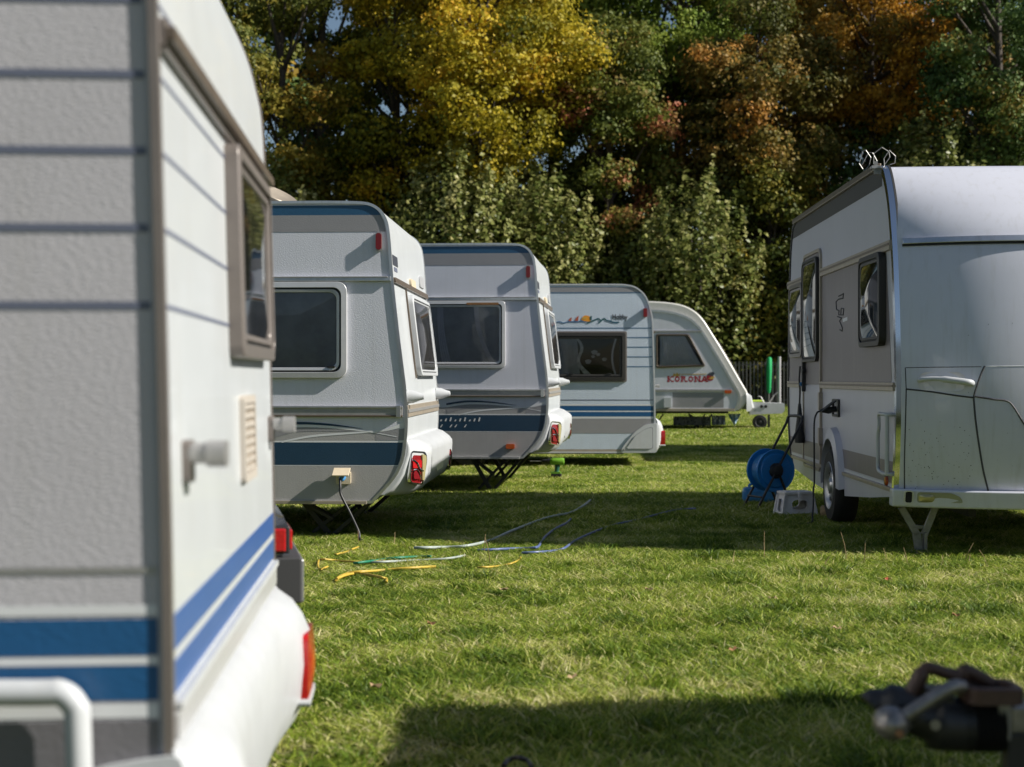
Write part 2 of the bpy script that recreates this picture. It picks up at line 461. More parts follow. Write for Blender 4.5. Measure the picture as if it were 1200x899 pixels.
def corner_leg(root, top, foot, back, name='corner_leg', m='black'):
    """Scissor steady: two arms meeting at a pad on the ground."""
    l = MB()
    (tx, ty, tz), (fx, fy, fz), (bx, by, bz) = top, foot, back
    for dy in (-0.07, 0.07):
        l.bar((tx, ty + dy, tz), (fx, fy + dy * .6, fz), 0.022, 0.032, m)
    for dy in (-0.045, 0.045):
        l.bar((bx, by + dy, bz), ((fx * .45 + bx * .55) * .5 + (tx + fx) * .25, by + dy, (tz + fz) / 2), 0.02, 0.03, m)
    l.bar((tx - .15, ty, tz), (fx - .15, fy, fz + .03), 0.02, 0.03, m)
    l.bar((bx, by, bz), (fx - 0.02, fy, fz + 0.02), 0.025, 0.045, m)
    l.box((fx, fy, fz + 0.012), (0.20, 0.18, 0.024), m)
    return l.build(name, root, bevel=0.004)

def under_frame(root, x0, x1, W, z, m='black'):
    u = MB()
    for y in (W * .28, W * .72):
        u.box(((x0 + x1) / 2, y, z - 0.03), (x1 - x0, 0.05, 0.06), m)
    for x in np.linspace(x0 + .2, x1 - .2, 5):
        u.box((x, W / 2, z - 0.018), (0.05, W * .9, 0.035), m)
    u.box(((x0 + x1) / 2, W / 2, z - 0.06), (0.08, W * .8, 0.08), m)
    return u.build('chassis', root)
# ---------------------------------------------------------------- lettering
def lettering(root, text, loc, size, m, rotz=0.0, bold=0.0, squeeze=1.0, name='lettering'):
    cu = bpy.data.curves.new(name, 'FONT'); cu.body = text; cu.size = size; cu.offset = bold; cu.extrude = 0.0008
    cu.resolution_u = 4
    cu.materials.append(MT[m])
    tmp = bpy.data.objects.new(name, cu); COL.objects.link(tmp)
    me = bpy.data.meshes.new_from_object(tmp.evaluated_get(bpy.context.evaluated_depsgraph_get()))
    bpy.data.objects.remove(tmp)
    o = bpy.data.objects.new(name, me); COL.objects.link(o); o.parent = root
    o.location = loc; o.rotation_euler = (math.radians(90), 0, rotz); o.scale = (squeeze, 1, 1)
    return o

def side_box(root, name, fr, px0, py0, px1, py1, d, m, bevel=0.004, mp=mp_side, parent=None):
    (a0, b1), (a1, b0) = fr.S(px0, py0), fr.S(px1, py1)
    b = MB(); b.prism(mp, rrect(a0, b0, a1, b1, min(a1 - a0, b1 - b0) * .2, 3), -0.002, d, m)
    return b.build(name, parent or root, smooth=True, bevel=bevel)

def folds(c, mp, a0, a1, b0, b1, m, d=0.008, amp=0.004, waves=14, gap=None, hem=None, n=120):
    """A pleated cloth sheet between a0..a1, optionally drawn aside: gap(b) -> visible start."""
    rows = 14; P = []
    for j in range(rows + 1):
        b = b0 + (b1 - b0) * j / rows
        s0, s1 = (a0, a1) if gap is None else gap(b)
        for i in range(n + 1):
            t = i / n
            P.append(mp(s0 + (s1 - s0) * t, b, d + amp * math.sin(t * waves * 6.283 + 0.4 * math.sin(b * 9))))
    c.add(P, [(j * (n + 1) + i, j * (n + 1) + i + 1, (j + 1) * (n + 1) + i + 1, (j + 1) * (n + 1) + i) for j in range(rows) for i in range(n)], m)

# ---------------------------------------------------------------- the two swoosh-striped caravans
F_REAR_PX = [(380, 236.6), (412, 237), (428, 238), (438, 241), (446, 247), (451, 255), (454, 264), (456.6, 285), (459.5, 325), (466, 385), (471, 425), (475, 458),
             (476.5, 490), (476, 509), (473.7, 532), (469.5, 546), (462, 560), (449, 575), (436, 588.8)]
_ref = None
def swoosh_caravan(px, Y, a, z0, label, plain):
    global _ref
    fr = Frame('touring_caravan', px, Y, a, z0); root = fr.root
    tag(root, label, 'caravan', 'caravans in the left row')
    if _ref is None: _ref = fr
    S = _ref.S      # both are one model: measured once, on the nearer one
    L, W = 5.2, 2.5
    rear = [tuple(p) for p in crom([S(*p) for p in F_REAR_PX], 3)]
    e1 = lambda z: interp(rear, z)
    e0 = lambda z: -L - e1(z)
    prof = rear + [(-L - x, z) for x, z in reversed(rear)]
    Z = lambda py: S(440, py)[1]
    bands = [(Z(252), Z(240.5), 'petrol'), (Z(271.5), Z(252), 'grey'),
             (Z(588), Z(546), 'lowgrey'), (Z(545.2), Z(518.6), 'navy'), (Z(546.4), Z(545.2), 'paleline'), (Z(518.6), Z(516.8), 'paleline'),
             (Z(516.8), Z(506), 'lowgrey', None, S(441, 510)[0])]
    so, wo = shell_and_wall(fr, prof, W, bands, 'white', 'stucco_fine', e0, e1)
    # swooshes printed over the side, above the navy band
    dc = MB()
    def strip(top, bot, m, d):
        t = crom([S(*p) for p in top], 8); b = crom([S(*p) for p in bot], 8)
        n = len(t); b = [b[int(i * (len(b) - 1) / (n - 1))] for i in range(n)]
        V = [mp_side(*p, d) for p in t] + [mp_side(*p, d) for p in b]
        dc.add(V, [(i, i + 1, n + i + 1, n + i) for i in range(n - 1)], m)
    strip([(310, 499), (345, 494.5), (385, 496.5), (425, 502.3)], [(310, 502), (345, 497.5), (385, 498.8), (425, 502.5)], 'navy', 0.0036)
    strip([(310, 504), (345, 499), (385, 499.5), (437, 506)], [(310, 517), (345, 507), (385, 505.5), (437, 506.5)], 'grey', 0.0028)
    strip([(310, 503), (345, 498), (385, 499), (432, 505.5), (466, 511.5)], [(310, 506), (345, 501), (385, 501.8), (432, 506.5), (464, 512.2)], 'paleline', 0.0040)
    strip([(330, 517), (365, 510), (410, 506.5), (450, 503), (474, 494)], [(330, 519), (365, 512.5), (410, 508.8), (450, 505.5), (474, 500)], 'paleline', 0.0032)
    strip([(440, 507), (455, 505), (474, 502)], [(440, 516), (455, 516), (474, 516)], 'grey', 0.0024)
    dc.build('swoosh_print', root)
    # rails
    rl = MB()
    (x1, zt), (_, zb) = S(458, 323.8), S(458, 329.6)
    rl.box(((x1 - 5.0) / 2 , -0.012, (zt + zb) / 2), (x1 + 5.0, 0.024, zt - zb), 'alu')
    rl.box(((x1 - 5.0) / 2, -0.026, zt - .007), (x1 + 4.96, 0.006, 0.010), 'alu_dull')
    rl.build('awning_rail', root, bevel=0.004)
    lr = MB()
    (x1, zt), (_, zb) = S(472, 475.6), S(472, 488.8)
    h = zt - zb
    lr.box(((x1 - 5.0) / 2, -0.010, (zt + zb) / 2), (x1 + 5.0, 0.020, h), 'alu_dull')
    lr.box(((x1 - 5.0) / 2, -0.018, zt - h * .13), (x1 + 5.0, 0.022, h * .2), 'alu')
    lr.box(((x1 - 5.0) / 2, -0.018, zb + h * .1), (x1 + 5.0, 0.018, h * .16), 'gutter')
    lr.box((x1 - 0.03, -0.016, (zt + zb) / 2), (0.035, 0.036, h * 1.05), 'alu')
    lr.build('side_moulding', root, bevel=0.003)
    br = MB(); (x1, zt), (_, zb) = S(430, 587), S(430, 591)
    br.box(((x1 - 4.9) / 2, -0.008, (zt + zb) / 2), (x1 + 4.9, 0.02, zt - zb), 'bronze' if not plain else 'alu_dull'); br.build('floor_trim', root, bevel=0.003)
    # side window
    a1, b1 = S(407, 330.5); _, b0 = S(407, 443)
    wl = 1.02
    if not plain:
        o = rrect(a1 - wl, b0, a1, b1, 0.07, 6)
        def cur(c, mp, q0, q1, r0, r1):
            folds(c, mp, q0, q1, r0, r0 + (r1 - r0) * .62, 'curtain_dark', d=0.006, amp=0.0006, waves=2)
            folds(c, mp, q0, q1, r0 + (r1 - r0) * .60, r1, 'curtain_dark', d=0.008, amp=0.0012, waves=3, n=60)
        window(root, mp_side, o, 0.080, 'winframe', 'pane_clear', depth=0.032, bulge=0.014, curtain=cur, latch=[(a1 - .12, b0 + .085)])
    else:
        o = rrect(a1 - wl + .02, b0 + .01, a1, b1, 0.045, 5)
        def cur(c, mp, q0, q1, r0, r1):
            folds(c, mp, q0, q1, r0, r1, 'curtain_dark', d=0.006, amp=0.001, waves=9)
            w_ = q1 - q0
            folds(c, mp, q0, q1, r0, r1, 'net', d=0.012, amp=0.003, waves=5, gap=lambda b: (q0 + w_ * .68 + w_ * .20 * ((r1 - b) / (r1 - r0)) ** 2, q0 + w_ * .74 + w_ * .20 * ((r1 - b) / (r1 - r0)) ** 2), n=40)
            folds(c, mp, q0, q1, r0, r1, 'net', d=0.012, amp=0.003, waves=4, gap=lambda b: (q0 + w_ * .22 + w_ * .06 * ((r1 - b) / (r1 - r0)) ** 2, q0 + w_ * .30 + w_ * .10 * ((r1 - b) / (r1 - r0)) ** 2), n=40)
        window(root, mp_side, o, 0.065, 'winframe', 'pane_clear', depth=0.032, bulge=0.010, curtain=cur)
        rs = MB(); rs.prism(mp_side, rrect(a1 - .42, b1 - .045, a1 - .07, b1 - .02, .01, 2), 0.034, 0.039, 'rust'); rs.build('rust_strip', root)
    # red marker lamp
    lm = MB(); (q0, r1), (q1, r0) = S(441, 273.5), S(447.5, 293)
    lm.prism(mp_side, rrect(q0, r0, q1, r1, 0.02, 4), -0.002, 0.040, 'redlamp')
    lm.prism(mp_side, rrect(q0 - .004, r0 - .012, q1 + .004, r1 + .012, 0.022, 4), -0.002, 0.018, 'alu_dull')
    lm.build('marker_lamp', root, smooth=True, bevel=0.008)
    # rear wall fittings
    mr = lambda a_, b_, d_: (e1(b_) + d_, a_, b_)
    g = MB(); zr = Z(326.5)
    P = rrect(0.03, zr - .028, W - .03, zr + .012, .01, 2)
    g.prism(mr, P, 0.0, 0.022, 'gutter'); g.build('rear_rail', root)
    g = MB(); zr = Z(482)
    g.prism(mr, rrect(0.03, zr - .045, W - .03, zr + .045, .01, 2), 0.0, 0.012, 'bronze'); g.prism(mr, rrect(0.03, zr - .012, W - .03, zr + .012, .004, 2), 0.012, 0.018, 'alu_dull'); g.build('rear_moulding', root)
    zw0, zw1 = Z(440), Z(338)
    o = rrect(0.86, zw0, W - .22, zw1, 0.08, 5)
    window(root, mr, o, 0.05, 'white_plastic', 'glass_warm', depth=0.05, bulge=0.03)
    g = MB(); g.prism(mr, [(0.80, zw0 - .02), (0.83, zw0 - .02), (0.83, zw1 + .04), (0.80, zw1 + .04)], 0, 0.012, 'gutter'); g.build('rear_panel_seam', root)
    for yy in (0.10, W - .12):
        h_ = MB(); h_.lathe([(0.001, 0.0), (0.055, 0.0), (0.05, .05), (0.03, .10), (0.022, .13), (0.001, .135)], mr(yy, Z(465), 0), (1, 0, 0), 'white_plastic', 16)
        h_.build('grab_knob', root, smooth=40)
    st = MB(); st.prism(mr, rrect(0.10, Z(309), 0.42, Z(297), .01, 2), 0, 0.003, 'sticker'); st.prism(mr, rrect(0.16, Z(316), 0.36, Z(311), .01, 2), 0, 0.003, 'line'); st.build('sticker', root)
    vt = MB(); vt.prism(mr, rrect(1.15, Z(325), 1.50, Z(315), .02, 3), 0, 0.02, 'cream'); vt.build('roof_vent', root)
    rf = MB(); rf.prism(mr, rrect(1.95, Z(318), 2.3, Z(303), .03, 3), 0, 0.012, 'winframe'); rf.build('reflector', root)
    # moulded bumper
    B = MB()
    plan = [(0.0, 0.004), (0.035, 0.002), (0.16, 0.19), (0.185, 0.34), (0.165, 0.52), (0.165, W - .52), (0.185, W - .34), (0.16, W - .19), (0.035, W - .002), (0.0, W - .004)]
    lv = [(Z(515), .20), (Z(517), .45), (Z(523), .80), (Z(528), .96), (Z(533), 1.0), (Z(556), 1.0), (Z(566), .92), (Z(575), .66), (Z(581), .25)]
    rows = []
    for z, k in lv:
        rows.append([(e1(z) + d * k + (e1(max(z, Z(535))) - e1(z)) * min(1, d / .16) * .9, y, z) for d, y in plan])
    V = [p for r in rows for p in r]; n = len(plan)
    fs = [(i * n + j, i * n + j + 1, (i + 1) * n + j + 1, (i + 1) * n + j) for i in range(len(rows) - 1) for j in range(n - 1)]
    fs += [list(range(n))[::-1], [(len(rows) - 1) * n + j for j in range(n)]]
    B.add(V, fs, 'white_plastic')
    bo = B.build('rear_bumper', root, smooth=55, bevel=0.008)
    for side in (0, 1):
        t = Vector((0.125, 0.188)).normalized(); nrm = Vector((t.y, -t.x))
        ex = e1(Z(540))
        def ml(a_, b_, d_, side=side):
            x = ex + 0.032 + t.x * a_ + nrm.x * d_; y = 0.002 + t.y * a_ + nrm.y * d_
            if side == 1: return (ex + .158 + d_, W - .50 + a_ * 1.1, b_ * 1.0 - .01)
            return (x, y, b_)
        lens = MB(); o = rpoly([(0.03, Z(565)), (0.17, Z(568)), (0.215, Z(540)), (0.20, Z(532)), (0.04, Z(530))], 0.03)
        c0, c1 = 0.115, Z(548)
        lens.ring(ml, [(c0 + (p - c0) * 1.13, c1 + (q - c1) * 1.1) for p, q in o], o, -0.01, 0.018, 'chrome')
        lens.dome(ml, o, 0.006, 0.016, 'darkred')
        lens.prism(ml, rpoly([(.155, Z(564)), (.178, Z(564)), (.205, Z(540)), (.20, Z(535)), (.155, Z(533))], .012), 0.010, 0.030, 'clear')
        lens.prism(ml, rrect(.045, Z(549), .15, Z(540), .012, 3), 0.012, 0.027, 'red' if not plain else 'darkred'); lens.prism(ml, rrect(.055, Z(562), .13, Z(552), .02, 3), 0.012, 0.027, 'redlamp')
        lens.tube(crom([ml(.04, Z(539), .026), ml(.09, Z(543), .032), ml(.12, Z(550), .032), ml(.165, Z(553), .028)], 3), 0.006, 'chrome', 6)
        lens.tube(crom([ml(.05, Z(551), .026), ml(.09, Z(551), .032), ml(.12, Z(556), .03), ml(.14, Z(563), .026)], 3), 0.005, 'chrome', 6)
        lens.build('tail_light', root, smooth=50)
    pl = MB(); zz0, zz1 = Z(561), Z(537)
    pl.prism(lambda a_, b_, d_: (e1(Z(540)) + .1655 + d_, a_, b_), rrect(W / 2 - .30, zz0, W / 2 + .30, zz1, .02, 2), 0, 0.004, 'winframe'); pl.build('plate_recess', root)
    # running gear
    under_frame(root, -L + .2, -0.55, W, Z(589))
    for y in (0.16, W - .16): wheel(root, (-L / 2 - .1, y, 0.32 - z0), 0.32, 0.19, (0, -1 if y < 1 else 1, 0))
    for y in (0.30, W - .30):
        corner_leg(root, (-0.30, y, Z(591)), (-0.62, y, -z0), (-0.84, y, Z(592)))
    for y in (0.30, W - .30):
        corner_leg(root, (-L + 0.45, y, Z(591)), (-L + .7, y, -z0), (-L + 0.9, y, Z(592)))
    rh = MB(); rh.box((-L / 2, W / 2, rear[0][1] + .04), (0.7, 0.7, 0.08), 'white_plastic', taper=.85); rh.build('roof_hatch', root, bevel=.02)
    return fr, S, W, e1, Z

c2, S2, W2, e2, Z2 = swoosh_caravan(475, 11.44, -0.0463, 0.0, 'white caravan with navy band and an open cream power socket with cable', False)
r = c2.root
sk = MB(); (q0, r1), (q1, r0) = S2(392, 548), S2(411.5, 567)
sk.prism(mp_side, rrect(q0 + .015, r0, q1, r1 - .03, .01, 2), -0.002, 0.03, 'cream'); so_ = sk.build('socket_box', r, bevel=.004)
lid = MB(); lid.box(((q0 + q1) / 2, -0.075, r1 - .03), (q1 - q0, 0.11, 0.012), 'cream', rot=Matrix.Rotation(math.radians(28), 3, 'X')); lid.build('socket_lid', so_, bevel=.003)
pg = MB(); pg.lathe([(0.001, 0), (.024, 0), (.024, .05), (.012, .07), (.001, .07)], ((q0 + q1) / 2 + .005, -0.03, r0 + .05), (0, -1, -.1), 'can_blue', 14); pg.build('plug', so_, smooth=40)
dish = MB(); zt = Z2(237)
dx = S2(322, 230)[0]
c3, S3, W3, e3, Z3 = swoosh_caravan(641, 16.05, -0.083, 0.095, 'white caravan with navy band, worn lettering, lace-curtained window and orange side marker', True)
r = c3.root
om = MB(); (q0, r1), (q1, r0) = S2(421, 0)[0:2], (0, 0)
q1 = S2(436, 560)[0]; q0 = S2(411, 560)[0]
zc = Z2(573) + .0
om.prism(mp_side, rrect(q0 - .02, Z2(574), q1 - .09, Z2(566), .012, 3), -0.002, 0.04, 'orange'); om.build('side_marker', r, smooth=True, bevel=.006)
lt = MB()          # peeled remains of a line of lettering on the navy band
for k in range(9):
    x = -1.16 + k * .052; h_ = .018 + .012 * ((k * 7) % 3)
    lt.prism(mp_side, [(x, Z2(529)), (x + .016, Z2(529)), (x + .026, Z2(529) + h_), (x + .012, Z2(529) + h_)], .003, .004, 'paleline')
    if k in (0, 2, 3, 5): lt.prism(mp_side, [(x, Z2(539)), (x + .014, Z2(539)), (x + .034, Z2(539) + .03), (x + .022, Z2(539) + .03)], .003, .004, 'paleline')
lt.build('worn_lettering', r)

# tilting roof dish seen over the near swoosh caravan
dr = empty('satellite_dish', (c2.W((dx - .14, .55, zt)).x, c2.W((dx, .55, zt)).y, zt), 0.0)
tag(dr, 'small beige dish standing on the roof of the caravan with the open power socket', 'satellite dish')
d_ = MB(); d_.lathe([(0.001, .0), (.09, .008), (.15, .025), (.19, .05), (.185, .055), (.145, .035), (.001, .012)], (0.02, 0, .09), (.42, -.25, .85), 'bronze', 28); d_.build('reflector', dr, smooth=50)
d_ = MB(); d_.bar((0, 0, 0), (0, 0, .10), .04, .04, 'alu_dull'); d_.box((0, 0, .01), (.14, .14, .02), 'alu_dull'); d_.build('mount', dr)

# ---------------------------------------------------------------- the two grooved, twin-striped caravans
H_REAR = [(-1.0, 2.512), (-.79, 2.512), (-.50, 2.511), (-.377, 2.503), (-.26, 2.47), (-.153, 2.387), (-.09, 2.28), (-.05, 2.15), (-.026, 1.99), (-.010, 1.5), (.006, .80), (.004, .40), (-.03, .28), (-.12, .19)]
H_GROOVE = [1.908, 1.778, 1.645, 1.511, 1.376]
def twin_stripe_caravan(px, Y, a, z0, W, label, wall, near):
    fr = Frame('touring_caravan', px, Y, a, z0); root = fr.root
    tag(root, label, 'caravan', 'caravans in the left row')
    L = 5.0
    rear = crom(H_REAR, 4)
    e1 = lambda z: interp(rear, z)
    e0 = lambda z: -L - e1(z)
    prof = rear + [(-L - x, z) for x, z in reversed(rear)]
    lw = 0.007
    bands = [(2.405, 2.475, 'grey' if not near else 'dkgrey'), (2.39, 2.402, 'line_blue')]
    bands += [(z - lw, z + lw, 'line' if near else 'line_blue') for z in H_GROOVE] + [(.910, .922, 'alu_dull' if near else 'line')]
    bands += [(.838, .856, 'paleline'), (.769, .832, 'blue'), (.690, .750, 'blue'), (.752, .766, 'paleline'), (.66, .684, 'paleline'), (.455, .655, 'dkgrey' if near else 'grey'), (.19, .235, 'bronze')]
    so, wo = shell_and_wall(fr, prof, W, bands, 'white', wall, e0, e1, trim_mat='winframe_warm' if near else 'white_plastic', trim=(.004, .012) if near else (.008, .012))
    mr = lambda a_, b_, d_: (e1(b_) + d_, a_, b_)
    # ribs, stripes on the rear
    rb = MB()
    for z in H_GROOVE: rb.prism(mr, [(0.02, z - .004), (W - .02, z - .004), (W - .02, z + .004), (0.02, z + .004)], 0, .0015, 'line')
    for z0_, z1_, m in ((.769, .832, 'blue_gloss'), (.690, .750, 'blue_gloss')):
        rb.prism(mr, [(0.02, z0_), (W - .02, z0_), (W - .02, z1_), (0.02, z1_)], 0, .0015, m)
    rb.build('rear_stripes', root)
    # rear gutter rail at the roof joint
    g = MB(); g.prism(mr, rrect(0.02, 1.826, W - .02, 1.885, .01, 2), 0.0, 0.014, 'winframe_warm'); g.prism(mr, rrect(0.02, 1.843, W - .02, 1.868, .004, 2), 0.012, 0.030, 'gutter'); g.build('rear_rail', root, bevel=.004)
    # rear window
    o = rrect(W * .47, 1.30, W - .22, 1.815, 0.03, 4)
    window(root, mr, o, 0.06, 'winframe_warm', 'glass', depth=0.035, bulge=0.010)
    v = MB(); zv0, zv1 = .985, 1.205; v.ring(mr, rrect(W * .56, zv0, W * .70, zv1, .012, 3), rrect(W * .56 + .02, zv0 + .02, W * .70 - .02, zv1 - .02, .006, 3), 0, .014, 'greige')
    for k in range(8):
        zz = zv0 + .03 + k * (zv1 - zv0 - .06) / 7.0
        v.prism(mr, [(W * .56 + .02, zz - .006), (W * .70 - .02, zz - .006), (W * .70 - .02, zz + .006), (W * .56 + .02, zz + .006)], 0, .010, 'greige')
    v.prism(mr, rrect(W * .56 + .02, zv0 + .02, W * .70 - .02, zv1 - .02, .006, 3), 0, .002, 'bronze')
    v.build('vent_grille', root)
    for yy in (0.20, W - .10):
        k_ = MB(); b_ = 1.10
        k_.prism(mr, rrect(yy - .03, b_ - .045, yy + .03, b_ + .034, .010, 3), 0, .016, 'winframe_warm')
        k_.prism(mr, rrect(yy - .03, b_ - .010, yy + .03, b_ + .028, .01, 3), 0.01, .05, 'alu_dull')
        k_.prism(mr, rrect(yy - .035, b_ - .016, yy + .035, b_ + .032, .012, 3), 0.045, .080, 'alu_dull')
        k_.build('grab_knob', root, smooth=True, bevel=.005)
    # side window
    o = rrect(-1.43, 1.185, -.40, 1.845, 0.02, 3)
    if near:
        window(root, mp_side, o, 0.07, 'winframe_warm', 'glass', depth=.03, bulge=.008)
    else:
        def cur(c, mp, q0, q1, r0, r1):
            w_ = q1 - q0; h_ = r1 - r0
            folds(c, mp, q0, q1, r0, r1, 'curtain_dark', d=0.005, amp=0.0008, waves=6, gap=lambda b: (q0, q0 + w_ * .32 + w_ * .05 * (r1 - b) / h_))
            f1 = lambda b: .30 + .10 * ((r1 - b) / h_) + .05 * math.sin((r1 - b) / h_ * 7)
            folds(c, mp, q0, q1, r0, r1, 'lace', d=0.011, amp=0.002, waves=3, gap=lambda b: (q0 + w_ * f1(b), q0 + w_ * (f1(b) + .05 + .16 * max(0, (r1 - b) / h_ - .62))), n=30)
            f2 = lambda b: .93 - .06 * math.sin((r1 - b) / h_ * 3.0)
            folds(c, mp, q0, q1, r0, r1, 'net', d=0.011, amp=0.002, waves=3, gap=lambda b: (q0 + w_ * f2(b), q0 + w_ * (f2(b) + .03)), n=30)
            for (u, v_, s_) in ((.60, .62, .05), (.66, .56, .035), (.58, .50, .03), (.76, .42, .04), (.50, .36, .05)):
                pts = [(q0 + w_ * (u + s_ * (1 + .35 * math.sin(5 * q)) * math.cos(q)), r0 + h_ * (v_ + 1.3 * s_ * math.sin(q))) for q in np.linspace(0, 6.283, 13)[:-1]]
                c.prism(mp, pts, .008, .010, 'curtain_dark')
        window(root, mp_side, o, 0.085, 'winframe_dark', 'pane_clear', depth=.035, bulge=.006, curtain=cur, latch=[(-1.15, 1.28), (-.62, 1.28)], seal=False)
        oo = rrect(-1.45, 1.165, -.38, 1.865, 0.025, 3); ii = rrect(-1.42, 1.195, -.41, 1.835, 0.02, 3)
        g = MB(); g.ring(mp_side, oo, ii, 0, .02, 'winframe_warm'); g.build('window_seal', root, bevel=.003)
    if not near:
        lm = MB(); lm.prism(mp_side, rrect(-.155, 2.06, -.105, 2.18, .01, 3), -0.002, .050, 'redlamp'); lm.build('marker_lamp', root, bevel=.006)
    # moulded light cluster and bumper
    B = MB()
    plan = [(-.02, 0.0), (.05, -.012), (.10, 0.03), (.13, .16), (.10, .34), (.075, .5), (.075, W - .5), (.10, W - .34), (.13, W - .16), (.10, W - .03), (.05, W + .012), (-.02, W)]
    lv = [(.605, .02), (.585, .30), (.565, .58), (.54, .76), (.49, .93), (.40, 1.0), (.30, .92), (.22, .62), (.16, .30)] if near else [(.66, .2), (.62, .62), (.57, .82), (.50, .95), (.36, .95), (.27, .75), (.22, .4), (.20, .1)]
    V = [((e1(max(z, .4)) if z > .3 else e1(.4)) + d * k, y, z) for z, k in lv for d, y in plan]; n = len(plan)
    fs = [(i * n + j, i * n + j + 1, (i + 1) * n + j + 1, (i + 1) * n + j) for i in range(len(lv) - 1) for j in range(n - 1)]
    fs += [list(range(n))[::-1], [(len(lv) - 1) * n + j for j in range(n)]]
    B.add(V, fs, 'white_plastic'); B.build('rear_bumper', root, smooth=60)
    xm = plan[3][0]
    for yy in (0.14, W - .14):
        t = MB(); w_ = .12
        ml = lambda a_, b_, d_: (e1(.45) + xm * (.86 if near else 1.0) + d_, yy + a_, b_)
        o = rrect(-w_, .285, w_, .49, .02, 3)
        t.prism(ml, o, -.06, .012, 'red'); t.dome(ml, rrect(-w_ + .01, .295, w_ - .01, .48, .015, 3), .012, .012, 'red')
        t.prism(ml, rrect(-w_ - .012, .28, w_ + .012, .30, .01, 2), -.07, .018, 'white_plastic')
        if near: t.dome(ml, rrect(-w_ + .005, .295, w_ - .005, .48, .05, 6), .006, .020, 'orange', 6)
        t.build('tail_light', root, smooth=True, bevel=.006)
    if near:
        g = MB(); g.prism(mr, rrect(.02, .612, W - .02, .668, .01, 2), 0, .010, 'winframe'); g.prism(mr, rrect(.02, .668, W - .02, .684, .004, 2), 0, .016, 'white_plastic'); g.build('rear_moulding', root, bevel=.004)  # grey strip: shade of the concave band below the stripes, put in as colour
        g = MB(); g.prism(lambda a_, b_, d_: (e1(.4) + .085 + d_, a_, b_), rrect(.62, .24, .72, .36, .02, 3), -.05, .012, 'red'); g.build('reflector', root, smooth=True, bevel=.004)
    # side cover of the light cluster
    cv = MB(); o = rpoly([(-.47, .19), (-.44, .265), (-.28, .47), (-.13, .575), (.03, .60), (.03, .19)], .03)
    cv.prism(mp_side, o, -.002, .022, 'white_plastic')
    oi = rpoly([(-.39, .245), (-.26, .43), (-.12, .52), (-.03, .54), (-.03, .245)], .03)
    cv.prism(mp_side, oi, .02, .032, 'white_plastic')
    cv.ring(mp_side, [( -.21 + (p + .21) * 1.035, .39 + (q - .39) * 1.04) for p, q in oi], oi, .021, .0235, 'seam')
    for p in ((-.07, .51), (-.42, .23)): cv.lathe([(.001, .03), (.012, .03), (.016, .022)], (p[0], 0, p[1]), (0, -1, 0), 'alu_dull', 12)
    cv.build('light_cover', root, smooth=True, bevel=.006)
    under_frame(root, -L + .2, -.4, W, .20)
    for y in (.16, W - .16): wheel(root, (-L / 2 - .05, y, .31 - z0), .31, .18, (0, -1 if y < 1 else 1, 0))
    return fr, e1, mr

c4, e4, mr4 = twin_stripe_caravan(767, 20.6, -0.03, 0.03, 2.25, 'pale blue caravan with a printed sailing picture and small black word above its dark window', 'stucco_blue', False)
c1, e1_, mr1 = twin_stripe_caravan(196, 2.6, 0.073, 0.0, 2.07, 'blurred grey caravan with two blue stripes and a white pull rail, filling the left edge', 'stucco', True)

# printed picture and word on the pale blue caravan
def z5(x, y): return c4.S(635 + x / 7.49, 330 + y / 7.49)
lg = MB()
def dpoly(mb, pts, m, d=.003, f=z5): mb.prism(mp_side, [f(*p) for p in pts], .0025, d + .001, m)
dpoly(lg, [(230, 356), (240, 330), (262, 312), (258, 350)], 'sailred')
dpoly(lg, [(288, 345), (305, 312), (325, 298), (318, 346)], 'sailred')
dpoly(lg, [(345 + 0, 335)] + [(390 + 42 * math.cos(q), 333 - 36 * math.sin(q)) for q in np.linspace(3.0, .1, 9)] + [(428, 350), (380, 352)], 'sunorange')
dpoly(lg, [(352, 322), (372, 312), (395, 318), (385, 330), (360, 332)], 'gold', .0045)
dpoly(lg, [(418, 318), (432, 298), (440, 310), (436, 340), (425, 340)], 'teal', .0045)
def pstroke(mb, pts, w, m, f=z5, d=.0035):
    P = [f(*p) for p in pts]
    for (a0, b0), (a1, b1) in zip(P, P[1:]):
        L_ = math.hypot(a1 - a0, b1 - b0) or 1; nx, nz = -(b1 - b0) / L_ * w / 2, (a1 - a0) / L_ * w / 2
        mb.prism(mp_side, [(a0 - nx, b0 - nz), (a1 - nx, b1 - nz), (a1 + nx, b1 + nz), (a0 + nx, b0 + nz)], .0025, d + .001, m)
pstroke(lg, crom([(130, 356), (160, 353), (190, 364), (225, 354), (260, 352), (300, 353), (345, 350), (390, 354)], 3), .012, 'waveblue')
dpoly(lg, [(390, 362), (430, 345), (495, 318), (500, 328), (450, 350), (405, 370)], 'teal', .004)
dpoly(lg, [(492, 362), (540, 320), (548, 328), (505, 368)], 'teal', .004)
pstroke(lg, [(500, 324), (520, 345), (545, 322), (575, 345), (600, 345), (625, 358), (680, 357)], .016, 'teal')
pstroke(lg, [(560, 335), (600, 350), (640, 363), (670, 362)], .010, 'waveblue')
lg.build('printed_picture', c4.root)
p = z5(622, 332)
lettering(c4.root, 'Hobby', (p[0] - .01, -.0035, p[1]), .10, 'black', bold=.0018, squeeze=.78)

